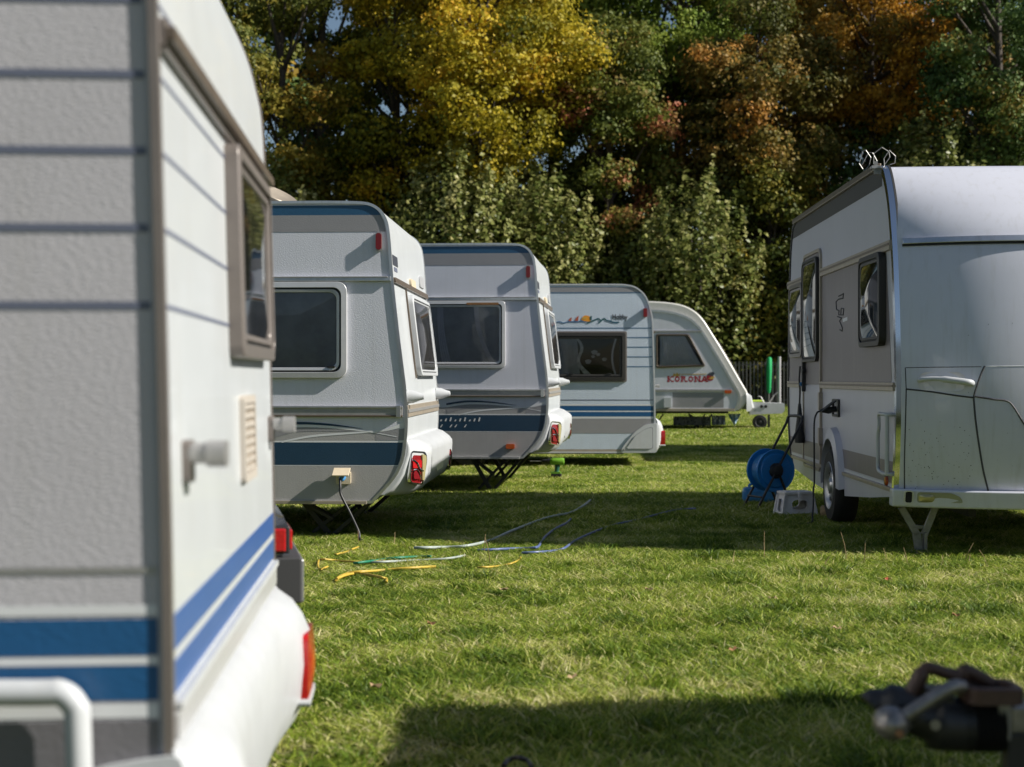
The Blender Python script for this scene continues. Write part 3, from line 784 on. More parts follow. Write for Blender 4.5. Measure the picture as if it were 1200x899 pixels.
# white pull rail on the side of the nearest caravan
hr = MB()
pts = [c1.S(95, 1010, -.05), c1.S(91, 850, -.05), c1.S(87, 826, -.05), c1.S(70, 812, -.05), c1.S(40, 812, -.05), c1.S(-140, 812, -.05)]
hr_pts = [(x, -.05, z) for x, z in pts]
hr.tube([(hr_pts[0][0], .0, hr_pts[0][2])] + crom([hr_pts[0], hr_pts[1], hr_pts[2], hr_pts[3], hr_pts[4], hr_pts[5]], 6) + [(hr_pts[5][0] - .03, 0, hr_pts[5][2])], .023, 'white_plastic', 14)
hr.build('pull_rail', c1.root, smooth=60)

# ---------------------------------------------------------------- far caravan with sloped nose
c5 = Frame('touring_caravan', 866, 31.8, -0.10, 0.0); r = c5.root
tag(r, 'far cream-white caravan with sloped nose and red lettering, standing before the fence', 'caravan', 'caravans in the left row')
S = c5.S
nose = [S(*p) for p in [(740, 363), (765, 364), (785, 366), (805, 372), (818, 382), (826, 394), (845, 425), (857, 446), (866, 462), (865, 472), (861, 482)]]
outer_px = [(740, 352.5), (765, 353), (785, 354.5), (802, 358), (815, 365), (824, 374), (832, 386), (850, 415), (868, 446), (877, 462), (876, 472), (866, 482)]
sh_nose = [S(*p) for p in outer_px]
W5, L5 = 2.2, 5.0
side = crom(nose, 3); outr = crom(sh_nose, 3)
zb = side[-1][1]
back = [(-L5, zb), (-L5 - .12, zb + .3), (-L5 - .05, zb + 1.6), (-L5 + .25, side[0][1])]
backo = [(-L5 - .05, zb), (-L5 - .18, zb + .3), (-L5 - .10, zb + 1.7), (-L5 + .2, outr[0][1])]
po = outr + backo
sh = MB(); n = len(po)
y0, y1 = .05, W5 - .05
sh.add([(x, y0, z) for x, z in po] + [(x, y1, z) for x, z in po], [(i, (i + 1) % n, n + (i + 1) % n, n + i) for i in range(n)] + [list(range(n)), [n + i for i in range(n)]], 'aged_white')
sh.build('shell', r, smooth=True, bevel=.03)
ps = side + back
w = MB(); n = len(ps)
w.add([(x, 0, z) for x, z in ps] + [(x, y0 + .01, z) for x, z in ps], [list(range(n))] + [(i, (i + 1) % n, n + (i + 1) % n, n + i) for i in range(n)], 'stucco_fine')
zz = lambda py: S(800, py)[1]
ex5 = lambda z: interp([p for p in side if True], z)
def band5(z0, z1, m, x1=None, x0=-L5 + .3, d=.002):
    zs = np.linspace(z0, z1, 6)
    V = [(x0, -d, z) for z in zs] + [((x1 if x1 is not None else ex5(z) - .05), -d, z) for z in zs]
    w.add(V, [(i, i + 6, i + 7, i + 1) for i in range(5)], m)
band5(zz(477.5), zz(460), 'grey', S(848, 470)[0], S(788, 470)[0])
w.build('side_wall', r, smooth='keep')
t = MB(); t.sweep(side, -.03, .02, -.02, .03, 'alu', ident3); t.build('edge_trim', r, smooth=True)
for py, hh, px in ((388.2, .035, 823), (457.5, .05, 858), (480.5, .06, 861)):
    g = MB(); x1 = S(px, py)[0]; g.box(((x1 - 4.7) / 2, -.012, zz(py)), (x1 + 4.7, .024, hh), 'alu_dull' if py < 470 else 'bronze'); g.build('side_moulding', r, bevel=.004)
def cur5(c, mp, q0, q1, r0, r1):
    h_ = r1 - r0
    sl = lambda b: q1 - (.02 + (b - r0) / h_ * .36)
    folds(c, mp, q0, q1, r0, r1, 'net', d=0.006, amp=0.002, waves=12, gap=lambda b: (q0 + .05, sl(b)), n=80)
o = rpoly([S(768.5, 431.5), S(827, 429.5), S(807, 391.5), S(768.5, 391.5)], .05)
window(r, mp_side, o, .045, 'gutter', 'pane_clear', depth=.035, bulge=.006, curtain=cur5)
# slab-serif word
def k5(x, y): return S(750 + x / 4.994, 340 + y / 4.994)
kw = MB()
GL = {'K': [((.12, 0), (.12, 1)), ((.2, .45), (.85, 1)), ((.3, .5), (.9, 0))], 'O': [], 'R': [((.15, 0), (.15, 1)), ((.45, .5), (.9, 0))], 'N': [((.12, 0), (.12, 1)), ((.12, 1), (.85, 0)), ((.85, 0), (.85, 1))], 'A': [((.08, 0), (.5, 1)), ((.5, 1), (.92, 0)), ((.25, .33), (.75, .33))]}
SER = {'K': [(0, 0), (0, 1), (.72, 1), (.72, 0)], 'R': [(0, 0), (0, 1), (.75, 0)], 'N': [(0, 0), (0, 1), (.7, 1)], 'A': [(-.08, 0), (.75, 0)], 'O': []}
(xa, zA), (xb, zB) = k5(160, 538), k5(398, 503)
cw = (xb - xa) / 6; ch = zB - zA
for i, ch_ in enumerate('KORONA'):
    def q(u, v, i=i): return (xa + cw * (i + .04 + u * .88), zA + ch * v)
    for (p0, p1) in GL[ch_]:
        (a0, b0), (a1, b1) = q(*p0), q(*p1); h_ = cw * .105
        if abs(a1 - a0) < 1e-4 or abs(b1 - b0) > abs(a1 - a0) * .4: kw.prism(mp_side, [(a0 - h_, b0), (a1 - h_, b1), (a1 + h_, b1), (a0 + h_, b0)] if b1 < b0 else [(a0 - h_, b0), (a0 + h_, b0), (a1 + h_, b1), (a1 - h_, b1)], .0004, .0016, 'korona_red')
        else: kw.prism(mp_side, [(a0, b0 - .02), (a1, b1 - .02), (a1, b1 + .02), (a0, b0 + .02)], .0004, .0016, 'korona_red')
    for (u, v) in SER[ch_]:
        (a0, b0) = q(u, v); d_ = -.03 if v == 1 else 0
        kw.prism(mp_side, [(a0 - .01, b0 + d_), (a0 + cw * .3, b0 + d_), (a0 + cw * .3, b0 + d_ + .03), (a0 - .01, b0 + d_ + .03)], .0004, .0019, 'korona_red')
    if ch_ in 'OR':
        if ch_ == 'O': c_, rx, rz, qs = q(.5, .5), cw * .36, ch * .5, np.linspace(0, 6.283, 25)
        else: c_, rx, rz, qs = q(.35, .74), cw * .36, ch * .26, np.linspace(-1.6, 1.6, 12)
        O = [(c_[0] + rx * math.cos(t_), c_[1] + rz * math.sin(t_)) for t_ in qs]; I = [(c_[0] + (rx - cw * .17) * math.cos(t_), c_[1] + (rz - .035) * math.sin(t_)) for t_ in qs]
        V = [mp_side(*p_, .0017) for p_ in O] + [mp_side(*p_, .0017) for p_ in I]; m_ = len(O)
        kw.add(V, [(j, j + 1, m_ + j + 1, m_ + j) for j in range(m_ - 1)], 'korona_red')
kw.build('lettering', r)
em = MB()
em.prism(mp_side, [k5(*p_) for p_ in [(192, 503), (198, 484), (208, 494), (217, 482), (226, 494), (236, 486), (232, 503)]], .002, .004, 'gold')
pstroke(em, [(240, 493), (390, 492)], .014, 'gold', f=k5)
em.prism(mp_side, [k5(410 + 22 * math.cos(t_), 512 + 20 * math.sin(t_)) for t_ in np.linspace(0, 6.283, 15)[:-1]][::-1], .002, .004, 'korona_red')
em.prism(mp_side, [k5(*p_) for p_ in [(392, 498), (405, 484), (428, 478), (438, 490), (425, 505), (405, 500)]][::-1], .002, .005, 'sticker')
em.prism(mp_side, [k5(*p_) for p_ in [(400, 520), (420, 505), (440, 508), (425, 522)]], .002, .0055, 'gold')
em.build('emblem', r)
g = MB(); g.prism(mp_side, rrect(*S(768, 478), *S(787, 460.5), .03, 3), 0, .008, 'white_plastic'); go = g.build('service_hatch', r, bevel=.004)
g = MB(); g.prism(mp_side, rrect(*S(778, 477.5), *S(786.5, 466), .02, 3), 0, .12, 'white_plastic'); g.build('flue_cover', r, bevel=.02)
g = MB(); g.prism(mp_side, rrect(*S(849, 461), *S(857, 457.2), .02, 3), 0, .05, 'orange'); g.build('side_marker', r, bevel=.01)
# front window and moulded foot of the nose
exo = lambda z: interp(outr, z)
mf = lambda a_, b_, d_: (exo(b_) + d_, a_, b_)
window(r, mf, rrect(.3, zz(445), W5 - .3, zz(398), .08, 4), .05, 'winframe_warm', 'glass', depth=.03, bulge=.02)
nb = MB()
lv = [(zz(461), .05), (zz(464), .12), (zz(470), .14), (zz(478), .18), (zz(482), .10)]
pl = [(0, .02), (.7, .06), (1, .3), (1.05, W5 / 2), (1, W5 - .3), (.7, W5 - .06), (0, W5 - .02)]
V = [(exo(max(z, zz(463))) - .04 + d * k, y, z) for z, k in lv for d, y in pl]; n = len(pl)
nb.add(V, [(i * n + j, i * n + j + 1, (i + 1) * n + j + 1, (i + 1) * n + j) for i in range(len(lv) - 1) for j in range(n - 1)] + [list(range(n))[::-1]], 'white_plastic')
nb.build('front_moulding', r, smooth=50)
under_frame(r, -L5 + .3, -.2, W5, zz(482))
for y in (.18, W5 - .18): wheel(r, (-2.75, y, .31), .31, .18, (0, -1 if y < 1 else 1, 0))
for x in (-.55, -1.6):
    corner_leg(r, (x, .5, zz(486)), (x - .25, .5, 0), (x - .5, .5, zz(486)))
# drawbar with its white cover
wy = W5 / 2
db = MB()
x0, zt = S(877.5, 471.5, wy); x1, zb2 = S(918, 483, wy); _, zt2 = S(918, 472.5, wy)
zb1 = S(878, 485.5, wy)[1]
poly = [(x0, zb1), (x1 - .05, zb2 - .02), (x1, zb2 + .04), (x1, zt2), (x0 + .1, zt), (x0, zt)]
mcv = lambda a_, b_, d_: (a_, wy - .35 - d_, b_)
db.prism(mcv, poly, -.7, 0, 'white_plastic', back=True); dbo = db.build('drawbar_cover', r, bevel=.02)
hl = MB()
for px in (891, 896): hl.lathe([(.001, 0), (.035, 0), (.035, .01), (.001, .01)], (S(px, 476, wy)[0], wy - .355, S(px, 476, wy)[1]), (0, -1, 0), 'black', 14)
hl.build('vent_hole', dbo)
jw = MB(); jx = S(899.5, 490, wy)[0]
jw.bar((jx, wy - .4, .05), (jx, wy - .4, zb1), .05, .05, 'black'); jwo = jw.build('jockey_post', r)
hd = MB(); hd.tube([(jx + .02, wy - .3, zt), (jx + .12, wy - .3, zt + .16), (jx + .22, wy - .3, zt + .24)], .018, 'alu_dull', 6); hd.tube([(jx - .10, wy - .3, zt), (jx - .16, wy - .3, zt + .12), (jx - .22, wy - .3, zt + .14)], .014, 'alu_dull', 6); hd.build('drawbar_lever', r)
wheel(r, (S(889, 497, wy)[0], wy - .4, .16), .16, .09, (0, -1, 0), name='jockey_wheel', rim='rubber')
cl = empty('folded_cloth', c5.W((S(887, 470, wy)[0], wy - .1, zt + .012)), -.1)
tag(cl, 'lime green cloth lying on the white drawbar cover of the far caravan', 'cloth')
b = MB(); b.box((0, 0, .02), (.30, .22, .04), 'lime', taper=.9); b.build('cloth', cl, bevel=.012)

# cloths hanging under the far caravan
def hung_cloth(px0, px1, py0, py1, m, label, pointed=False):
    (xa, za), (xb, zb_) = c5.S(px0, py0, .35), c5.S(px1, py1, .35)
    P = []; n = 26; rows = 10
    for j in range(rows + 1):
        for i in range(n + 1):
            u = i / n; v = j / rows
            drop = (za - zb_) * (v if not pointed else v * (1 - .85 * abs(2 * u - 1)))
            x = xa + (xb - xa) * (u if not pointed else .5 + (u - .5) * (1 - .1 * v))
            P.append(c5.W((x, .35 + .03 * math.sin(u * 17 + v) + .02 * math.sin(u * 41), za - drop)))
    o = MB(); o.add([p - P[0] for p in P], [(j * (n + 1) + i, j * (n + 1) + i + 1, (j + 1) * (n + 1) + i + 1, (j + 1) * (n + 1) + i) for j in range(rows) for i in range(n)], m)
    ob = o.build('hanging_cloth', smooth=60, loc=P[0]); tag(ob, label, 'cloth', 'cloths hung below the far caravan')
    md = ob.modifiers.new('Solidify', 'SOLIDIFY'); md.thickness = .006
hung_cloth(789, 833, 488, 498.5, 'cloth_dark', 'dark patterned cloth hanging below the floor of the far red-lettered caravan')
hung_cloth(834, 850, 487, 498, 'cloth_white', 'white patterned cloth hanging between the dark and the blue cloth')
hung_cloth(853, 868, 485, 499, 'cloth_blue', 'blue pointed cloth hanging below the nose of the far caravan', True)
# ---------------------------------------------------------------- silvery caravan on the right
rc = Frame('touring_caravan', 1052, 10.47, -0.032, 0.0); r = rc.root
tag(r, 'large silvery white caravan on the right, nose towards the viewer, wire aerial on its roof', 'caravan')
WR = 2.3
E = rc.E
# nose line of the side wall: (y, z) from the top down, y grows away from the viewer
nose = crom([(.62, 2.805), (.50, 2.798), (.41, 2.76), (.30, 2.635), (.21, 2.48), (.13, 2.24), (.07, 1.98), (.02, 1.6), (-.005, 1.25), (.0, .95), (.03, .68), (.07, .50), (.10, .40)], 3)
ny = lambda z: interp(nose, z)
yr = lambda px, py: E(px, py)[0]
YB = E(922.5, 440)[0] - .12
tailp = [(YB - .30, .36), (YB - .12, .50), (YB - .02, .75), (YB, 1.2), (YB - .06, 2.1), (YB - .16, 2.55), (YB - .30, 2.77), (YB - .50, 2.825)]
profR = nose + tailp
mS = lambda a_, b_, d_: (-d_, a_, b_)           # side wall: a along the length
def bow(x, z):
    t = min(max((x - WR / 2) / (WR / 2), -1), 1)
    k = .26 * min(1, max(.15, (2.89 - z) / .6))
    return -k * (1 - abs(t) ** 2.6)
mF = lambda a_, b_, d_: (a_, ny(b_) + bow(a_, b_) - d_, b_)     # bowed front
# shell: roof, tail and far side
sh = MB(); n = len(profR)
near = [(.004, y, z) for y, z in profR]; far = [(WR - .004, y, z) for y, z in profR]
for i in range(len(nose) - 1, n):
    j = (i + 1) % n
    sh.add([near[i], near[j], far[j], far[i]], [(0, 1, 2, 3)], 'rc_white' if i != len(nose) - 1 else 'under')
sh.add(far, [list(range(n))], 'rc_side')
sh.build('shell', r, smooth=True)
# front panel, sampled finely
fp = MB(); nx_ = 48; zs = [z for y, z in nose]; 
xs = [WR * (0.5 - 0.5 * math.cos(math.pi * i / nx_)) for i in range(nx_ + 1)]
V = [mF(x, z, 0) for z in zs for x in xs]
fp.add(V, [(j * (nx_ + 1) + i, j * (nx_ + 1) + i + 1, (j + 1) * (nx_ + 1) + i + 1, (j + 1) * (nx_ + 1) + i) for j in range(len(zs) - 1) for i in range(nx_)], 'rc_white')
fpo = fp.build('front_panel', r, smooth=60)
# roof edge between the bowed front and the roof
rf = MB(); V = [mF(x, nose[0][1], 0) for x in xs] + [(x, nose[0][0] + .02, nose[0][1] + .002) for x in xs]
rf.add(V, [(i, i + 1, nx_ + 2 + i, nx_ + 1 + i) for i in range(nx_)], 'rc_white'); rf.build('roof_lip', r, smooth=60)
# side wall with its bands
w = MB(); w.add([(0, y, z) for y, z in profR], [list(range(n))], 'rc_side')
eN = lambda z: ny(z); 
def eT(z):
    if z >= tailp[-1][1]: return tailp[-1][0]
    return interp(list(reversed(tailp)), z)
zl0, zl1 = 1.165, 1.21       # lower rail
zu = 2.20
def bandR(z0, z1, m, y0=None, y1=None, d=.002):
    zz_ = np.linspace(z0, z1, 7)
    V = [(-d, (y0 if y0 is not None else eN(z) + .05), z) for z in zz_] + [(-d, (y1 if y1 is not None else eT(z) - .03), z) for z in zz_]
    w.add(V, [(i, i + 7, i + 8, i + 1) for i in range(6)], m)
w.prism(mS, rpoly([(nose[20][0] + .14, zl1), (nose[12][0] + .16, zu - .01), (YB - .05, zu - .01), (YB - .05, zl1)], .06), .0005, .0022, 'rc_taupe')
bandR(2.66, 2.795, 'winframe_dark', .50)
bandR(.50, .655, 'rc_taupe')
bandR(.472, .488, 'paleline')
w.build('side_wall', r, smooth='keep')
# chrome corner profile
def rail2d(name, path, o0, o1, x0, x1, m):
    t = MB(); t.sweep(path, o0, o1, x0, x1, m, lambda y, d, z: (d, y, z)); return t.build(name, r, smooth=40)
rail2d('corner_trim', nose[:-1], -.012, .05, -.014, .03, 'chrome')
rail2d('corner_seal', nose[:-1], -.016, .0, .03, .045, 'rubber')
rail2d('tail_trim', tailp, -.02, .02, -.012, .02, 'winframe_dark')
t = MB()
t.box((-.006, (nose[0][0] + YB - .4) / 2, 2.82), (.05, YB - .4 - nose[0][0], .05), 'gutter'); t.build('roof_rail', r, bevel=.008)
for z, h in ((zu, .07), ((zl0 + zl1) / 2, .06)):
    g = MB(); y0_ = ny(z) + .06; yd0, yd1 = E(963.5, 450)[0], E(943, 450)[0]
    for ya, yb in ((y0_, yd0 - .02), (yd0 - .02 + (yd1 - yd0) + .04, YB - .03)):
        g.box((-.012, (ya + yb) / 2, z), (.024, yb - ya, h), 'bronze'); g.box((-.026, (ya + yb) / 2, z + h * .1), (.006, yb - ya, h * .25), 'gutter')
    g.build('side_rail', r, bevel=.004)
g = MB(); g.box((-.012, (.15 + YB - .3) / 2, .455), (.024, YB - .45, .03), 'bronze'); g.build('skirt_rail', r, bevel=.004)
# skirt below, deeper about the wheel
ywh = E(979, 560)[0]
sk = MB(); sk.prism(mS, [(.10, .41), (.10, .44), (YB - .3, .44), (YB - .4, .34), (ywh + .95, .27), (ywh + .42, .25), (ywh + .40, .40), (ywh - .42, .40), (ywh - .44, .27), (.9, .34)], -.02, .006, 'rc_side', back=True); sk.build('side_skirt', r, bevel=.004)
# wheel arch and wheel
arch = [(ywh + .44 * math.cos(q), .33 + .50 * math.sin(q)) for q in np.linspace(0, math.pi, 17)]
inn = [(ywh + .36 * math.cos(q), .33 + .40 * math.sin(q)) for q in np.linspace(0, math.pi, 17)]
am = MB()
V = [mS(a_, b_, 0.0) for a_, b_ in arch] + [mS(a_, b_, .05) for a_, b_ in [(ywh + (a_ - ywh) * .95, b_ - .012) for a_, b_ in arch]] + [mS(a_, b_, .065) for a_, b_ in inn] + [mS(a_, b_, -.0) for a_, b_ in inn]
am.add(V, [(k * 17 + i, k * 17 + i + 1, (k + 1) * 17 + i + 1, (k + 1) * 17 + i) for k in range(3) for i in range(16)], 'rc_side')
am.build('wheel_arch', r, smooth=50)
dk = MB(); dk.prism(mS, [(a_, b_) for a_, b_ in inn] , .0025, .004, 'under'); dk.build('arch_liner', r)
wheel(r, (.045, ywh, .325), .325, .20, (-1, 0, 0)); wheel(r, (WR - .13, ywh, .325), .325, .20, (1, 0, 0))
# door
yd0, yd1 = E(963.5, 450)[0], E(943, 450)[0]
dtop = 2.43
dr = MB(); do = rrect(yd0, .40, yd1, dtop, .10, 5)
dr.ring(mS, do, rrect(yd0 + .03, .43, yd1 - .03, dtop - .03, .08, 5), 0, .022, 'bronze')
doo = dr.build('door', r, bevel=.003)
p_ = MB()
p_.prism(mS, rrect(yd0 + .035, .435, yd1 - .035, 1.18, .02, 3), 0, .012, 'rc_side'); p_.prism(mS, rrect(yd0 + .036, .505, yd1 - .036, .652, .01, 2), .012, .0145, 'rc_taupe')
p_.build('lower_panel', doo, bevel=.003)
p_ = MB(); p_.prism(mS, rrect(yd0 + .035, 1.19, yd1 - .035, dtop - .035, .07, 4), 0, .012, 'rc_taupe'); p_.build('upper_panel', doo, bevel=.003)
window(doo, mS, rrect(yd0 + .07, 1.40, yd1 - .07, 2.36, .09, 5), .05, 'winframe_dark', 'glass', depth=.045, bulge=.04)
h_ = MB(); h_.prism(mS, rrect(yd1 - .13, 1.12, yd1 - .09, 1.42, .015, 3), .01, .045, 'black'); h_.prism(mS, rrect(yd1 - .20, 1.30, yd1 - .06, 1.335, .012, 3), .03, .055, 'black'); h_.build('handle', doo, bevel=.004)
hg = MB()
for z in (.66, .98): hg.prism(mS, rrect(yd0 - .03, z - .02, yd0 + .03, z + .14, .01, 2), .0, .035, 'bronze')
hg.build('hinge', doo, bevel=.004)
# side windows
(ya, za), (yb, zb_) = E(1034, 296, -.03), E(1009, 405, -.03)
window(r, mS, rrect(ya, E(1034, 405, -.03)[1], yb, E(1034, 294, -.03)[1], .07, 5), .07, 'winframe_dark', 'glass', depth=.055, bulge=.05)
ya, yb = E(942, 370, -.03)[0], E(926.5, 370, -.03)[0]
window(r, mS, rrect(ya + .05, E(934, 419, -.03)[1], yb, E(934, 333, -.03)[1], .07, 5), .07, 'winframe_warm', 'glass', depth=.05, bulge=.05)
# badge drawn in thin lines on the taupe sheet
bd = MB()
def yz(x, y): return E(910 + x / 6.42, 260 + y / 6.42)
def bl(pts):
    P = [yz(*q) for q in pts]
    bd.tube([mS(a_, b_, .003) for a_, b_ in P], .006, 'seam', 5)
bl([(470, 560), (508, 540), (505, 575), (470, 582), (452, 600), (455, 660), (475, 668)])
bl([(475, 668), (470, 700), (505, 700), (510, 655), (490, 650), (488, 695)])
bl([(462, 712), (495, 725), (478, 745), (500, 800), (498, 822), (480, 812)])
bd.prism(mS, [yz(*q) for q in [(500, 730), (535, 715), (536, 742), (502, 755)]], .002, .0035, 'paleline')
bd.build('badge', r)
# mains inlet, open, with its plug
ya, yb = E(984.5, 480)[0], E(978, 480)[0]
zi1, zi0 = E(984, 468)[1], E(984, 489)[1]
sb = MB(); sb.ring(mS, rrect(ya, zi0, yb + .04, zi1, .02, 3), rrect(ya + .025, zi0 + .02, yb + .015, zi1 - .02, .01, 3), 0, .018, 'winframe_dark'); sbo = sb.build('power_inlet', r, bevel=.003)
ld = MB(); ld.bar(mS((ya + yb) / 2 + .02, zi1 - .01, .01), mS((ya + yb) / 2 + .02, zi1 - .11, .14), .13, .010, 'winframe_dark'); ld.build('inlet_lid', sbo, bevel=.003)
pl = MB(); pl.lathe([(.001, .0), (.026, .0), (.026, .05), (.032, .05), (.032, .075), (.022, .10), (.012, .14), (.001, .14)], mS((ya + yb) / 2 + .02, (zi0 + zi1) / 2 - .01, .005), (-1, 0, -.12), 'black', 18); pl.build('plug', sbo, smooth=40)
inlet = Vector(mS((ya + yb) / 2 + .02, (zi0 + zi1) / 2 - .028, .14))
# white pull handle, reflectors, small fittings
(ya, z1_), (yb, z0_) = E(1041, 486, -.04), E(1031.5, 553, -.04)
gh = MB(); gh.tube(crom([mS(ya, z1_ - .0, .0), mS(ya, z1_, .05), mS((ya + yb) / 2, z1_, .055), mS(yb, z1_ - .005, .05), mS(yb, z1_ - .10, .05), mS(yb + .03, z1_ - .16, .05), mS(yb + .03, z0_ + .12, .05), mS(yb + .02, z0_ + .02, .05), mS((ya + yb) / 2, z0_, .055), mS(ya, z0_, .05), mS(ya, z0_, 0)], 4), .014, 'white_plastic', 10)
gh.tube([mS(ya, z1_, .05), mS(ya, z0_, .05)], .016, 'white_plastic', 10); gh.build('pull_handle', r, smooth=50)
for px, py in ((988, 541), (1040, 563.5)):
    y_, z_ = E(px, py); b = MB(); b.lathe([(.001, .022), (.03, .020), (.036, .01), (.036, 0)], mS(y_, z_, 0), (-1, 0, 0), 'orange', 18); b.build('side_reflector', r, smooth=50)
# front: horizontal rail, hatch seams, handle, bumper
D = rc
def fx(px, py):         # a point of the front panel under this pixel -> (x, z)
    y = -.1
    for _ in range(8):
        d = D.ray(px, py); t_ = (y - D.C.y) / d.y; q = D.C + d * t_
        y = ny(q.z) + bow(q.x, q.z)
    return (q.x, q.z)
zt = fx(1100, 281)[1]
def along(name, x0, x1, z0, z1, d0, d1, m, parent=r, k=40, bevel=0.004):
    b = MB(); X = np.linspace(x0, x1, k + 1)
    V = [mF(x, z, d) for x in X for z, d in ((z0, d0), (z0, d1), (z1, d1), (z1, d0))]
    b.add(V, [(i * 4 + q_, i * 4 + (q_ + 1) % 4, (i + 1) * 4 + (q_ + 1) % 4, (i + 1) * 4 + q_) for i in range(k) for q_ in range(4)] + [(0, 1, 2, 3), (k * 4 + 3, k * 4 + 2, k * 4 + 1, k * 4)], m)
    return b.build(name, parent, smooth=40, bevel=bevel)
along('front_rail', .05, WR - .05, zt - .022, zt + .020, -.005, .030, 'alu')
along('front_rail_seal', .05, WR - .05, zt - .038, zt - .022, -.005, .012, 'rubber', bevel=0)
def seam(pts, w_=.008, name='panel_seam', m='seam'):
    P = crom([(q[0], q[1]) for q in [fx(*p) for p in pts]], 8)
    b = MB(); b.tube([mF(a_, b_, -.001) for a_, b_ in P], w_ / 2, m, 6); return b.build(name, r, smooth=60)
seam([(1061, 431), (1090, 430.5), (1120, 430.2), (1150, 429.8)], .006); seam([(1156, 429.5), (1180, 429.2), (1215, 429)], .006, m='paleline')
seam([(1154, 429), (1149, 440), (1143, 458), (1141, 466)], .014); seam([(1062, 456), (1090, 459), (1120, 463.5), (1141, 466)], .013)
seam([(1141, 466), (1143, 490), (1147, 520), (1152, 550), (1158, 575)], .014)
seam([(1142, 464.5), (1165, 468), (1180, 470), (1188, 477), (1199, 495), (1215, 520)], .015)
seam([(1060, 575), (1100, 575.5), (1150, 576), (1215, 576)], .010)
seam([(1061, 431), (1061.5, 445), (1062, 456)], .008); seam([(1062, 456), (1061, 500), (1060, 540), (1060, 575)], .010)
# recessed hand grip
(x0, z0), (x1, z1) = fx(1076, 459), fx(1131, 436)
rp = MB(); P = rrect(x0, z0, x1, z1, .05, 5); rp.prism(mF, P, -.001, .003, 'winframe'); rp.build('grip_recess', r)
(x0, z0), (x1, z1) = fx(1077, 446), fx(1139, 444)
gp_ = MB(); gp_.tube([mF(x, z, d) for x, z, d in crom([(x0, z0, .0), (x0 + .01, z0 + .008, .05), (x0 + .10, z0 + .012, .06), (x1 - .12, z1 - .012, .06), (x1 - .03, z1 - .024, .05), (x1, z1 - .030, 0)], 5)], [.016] * 12 + [.022] * 14, 'white_plastic', 12); gp_.build('hand_grip', r, smooth=50)
zb0, zb1 = fx(1100, 595)[1], fx(1100, 574)[1]
bm_ = along('front_bumper', -.03, WR + .03, zb0, zb1, -.05, .055, 'rc_white', bevel=.012)
(xa, za), (xb, zb_) = fx(1058, 588), fx(1066.5, 575.5)
q = MB(); q.ring(mF, rrect(xa - .01, za - .008, xb + .01, zb_ + .008, .02, 3), rrect(xa, za, xb, zb_, .012, 3), .05, .074, 'winframe'); q.prism(mF, rrect(xa, za, xb, zb_, .012, 3), .05, .070, 'interior'); q.build('jack_hole', bm_)
(xa, za), (xb, zb_) = fx(1072, 588), fx(1127, 577.5)
q = MB(); q.prism(mF, rpoly([(xa, za), (xb, za + .005), (xb - .02, (za + zb_) / 2 + .01), (xb - .08, zb_), (xa, zb_)], .02), .05, .066, 'green_grime'); q.build('light_recess', bm_)
(xa, za), (xb, zb_) = fx(1073, 587.2), fx(1093, 579)
q = MB(); q.dome(mF, rrect(xa, za, xb, zb_, (zb_ - za) * .48, 5), .066, .02, 'clear'); q.build('front_lamp', bm_, smooth=60)
# dark flecks of splashed dirt on the lower front
fl = MB()
for i in range(90):
    px, py = rng.uniform(1064, 1140), 470 + 105 * rng.beta(2.2, 1.2)
    if i > 78: px, py = rng.uniform(1064, 1195), rng.uniform(290, 560)
    x, z = fx(px, py); s_ = rng.uniform(.0012, .0036)
    fl.prism(mF, [(x + s_ * math.cos(q_) * rng.uniform(.7, 1.2), z + s_ * 1.2 * math.sin(q_)) for q_ in np.linspace(0, 6.283, 7)[:-1]], .0005, .0012, 'seam')
fl.build('dirt_specks', r)
# front steady leg: two struts meeting a flat foot
cx_, cz_ = fx(1079, 625); 
def fp_(px, py, y=.15):
    d = D.ray(px, py); t_ = (y - D.C.y) / d.y; q = D.C + d * t_; return (q.x, y, q.z)
lg_ = MB(); top1, top2, mid = fp_(1056, 594), fp_(1096, 594), fp_(1078, 627)
lg_.bar(top1, (mid[0] - .02, mid[1], mid[2]), .022, .05, 'steel'); lg_.bar(top2, (mid[0] + .03, mid[1], mid[2]), .022, .05, 'steel')
lg_.bar((mid[0] - .025, mid[1], mid[2] + .02), (mid[0] - .005, mid[1], .01), .022, .06, 'steel'); lg_.bar((mid[0] + .035, mid[1], mid[2] + .02), (mid[0] + .035, mid[1], .01), .022, .06, 'steel')
lg_.bar((mid[0] - .06, mid[1] + .02, mid[2] + .06), (mid[0] + .07, mid[1] + .02, mid[2] + .05), .03, .03, 'steel')
lg_.box((mid[0] + .015, mid[1], .012), (.16, .14, .02), 'steel'); lg_.build('steady_leg', r, bevel=.004)
uf = MB()
for x in (.6, 1.7): uf.box((x, YB / 2, .32), (.05, YB - .6, .14), 'black')
uf.box((WR / 2, ywh, .32), (WR - .3, .09, .09), 'black'); uf.box((WR / 2, (.2 + YB - .3) / 2, .395), (WR - .04, YB - .5, .02), 'under'); uf.build('chassis', r)
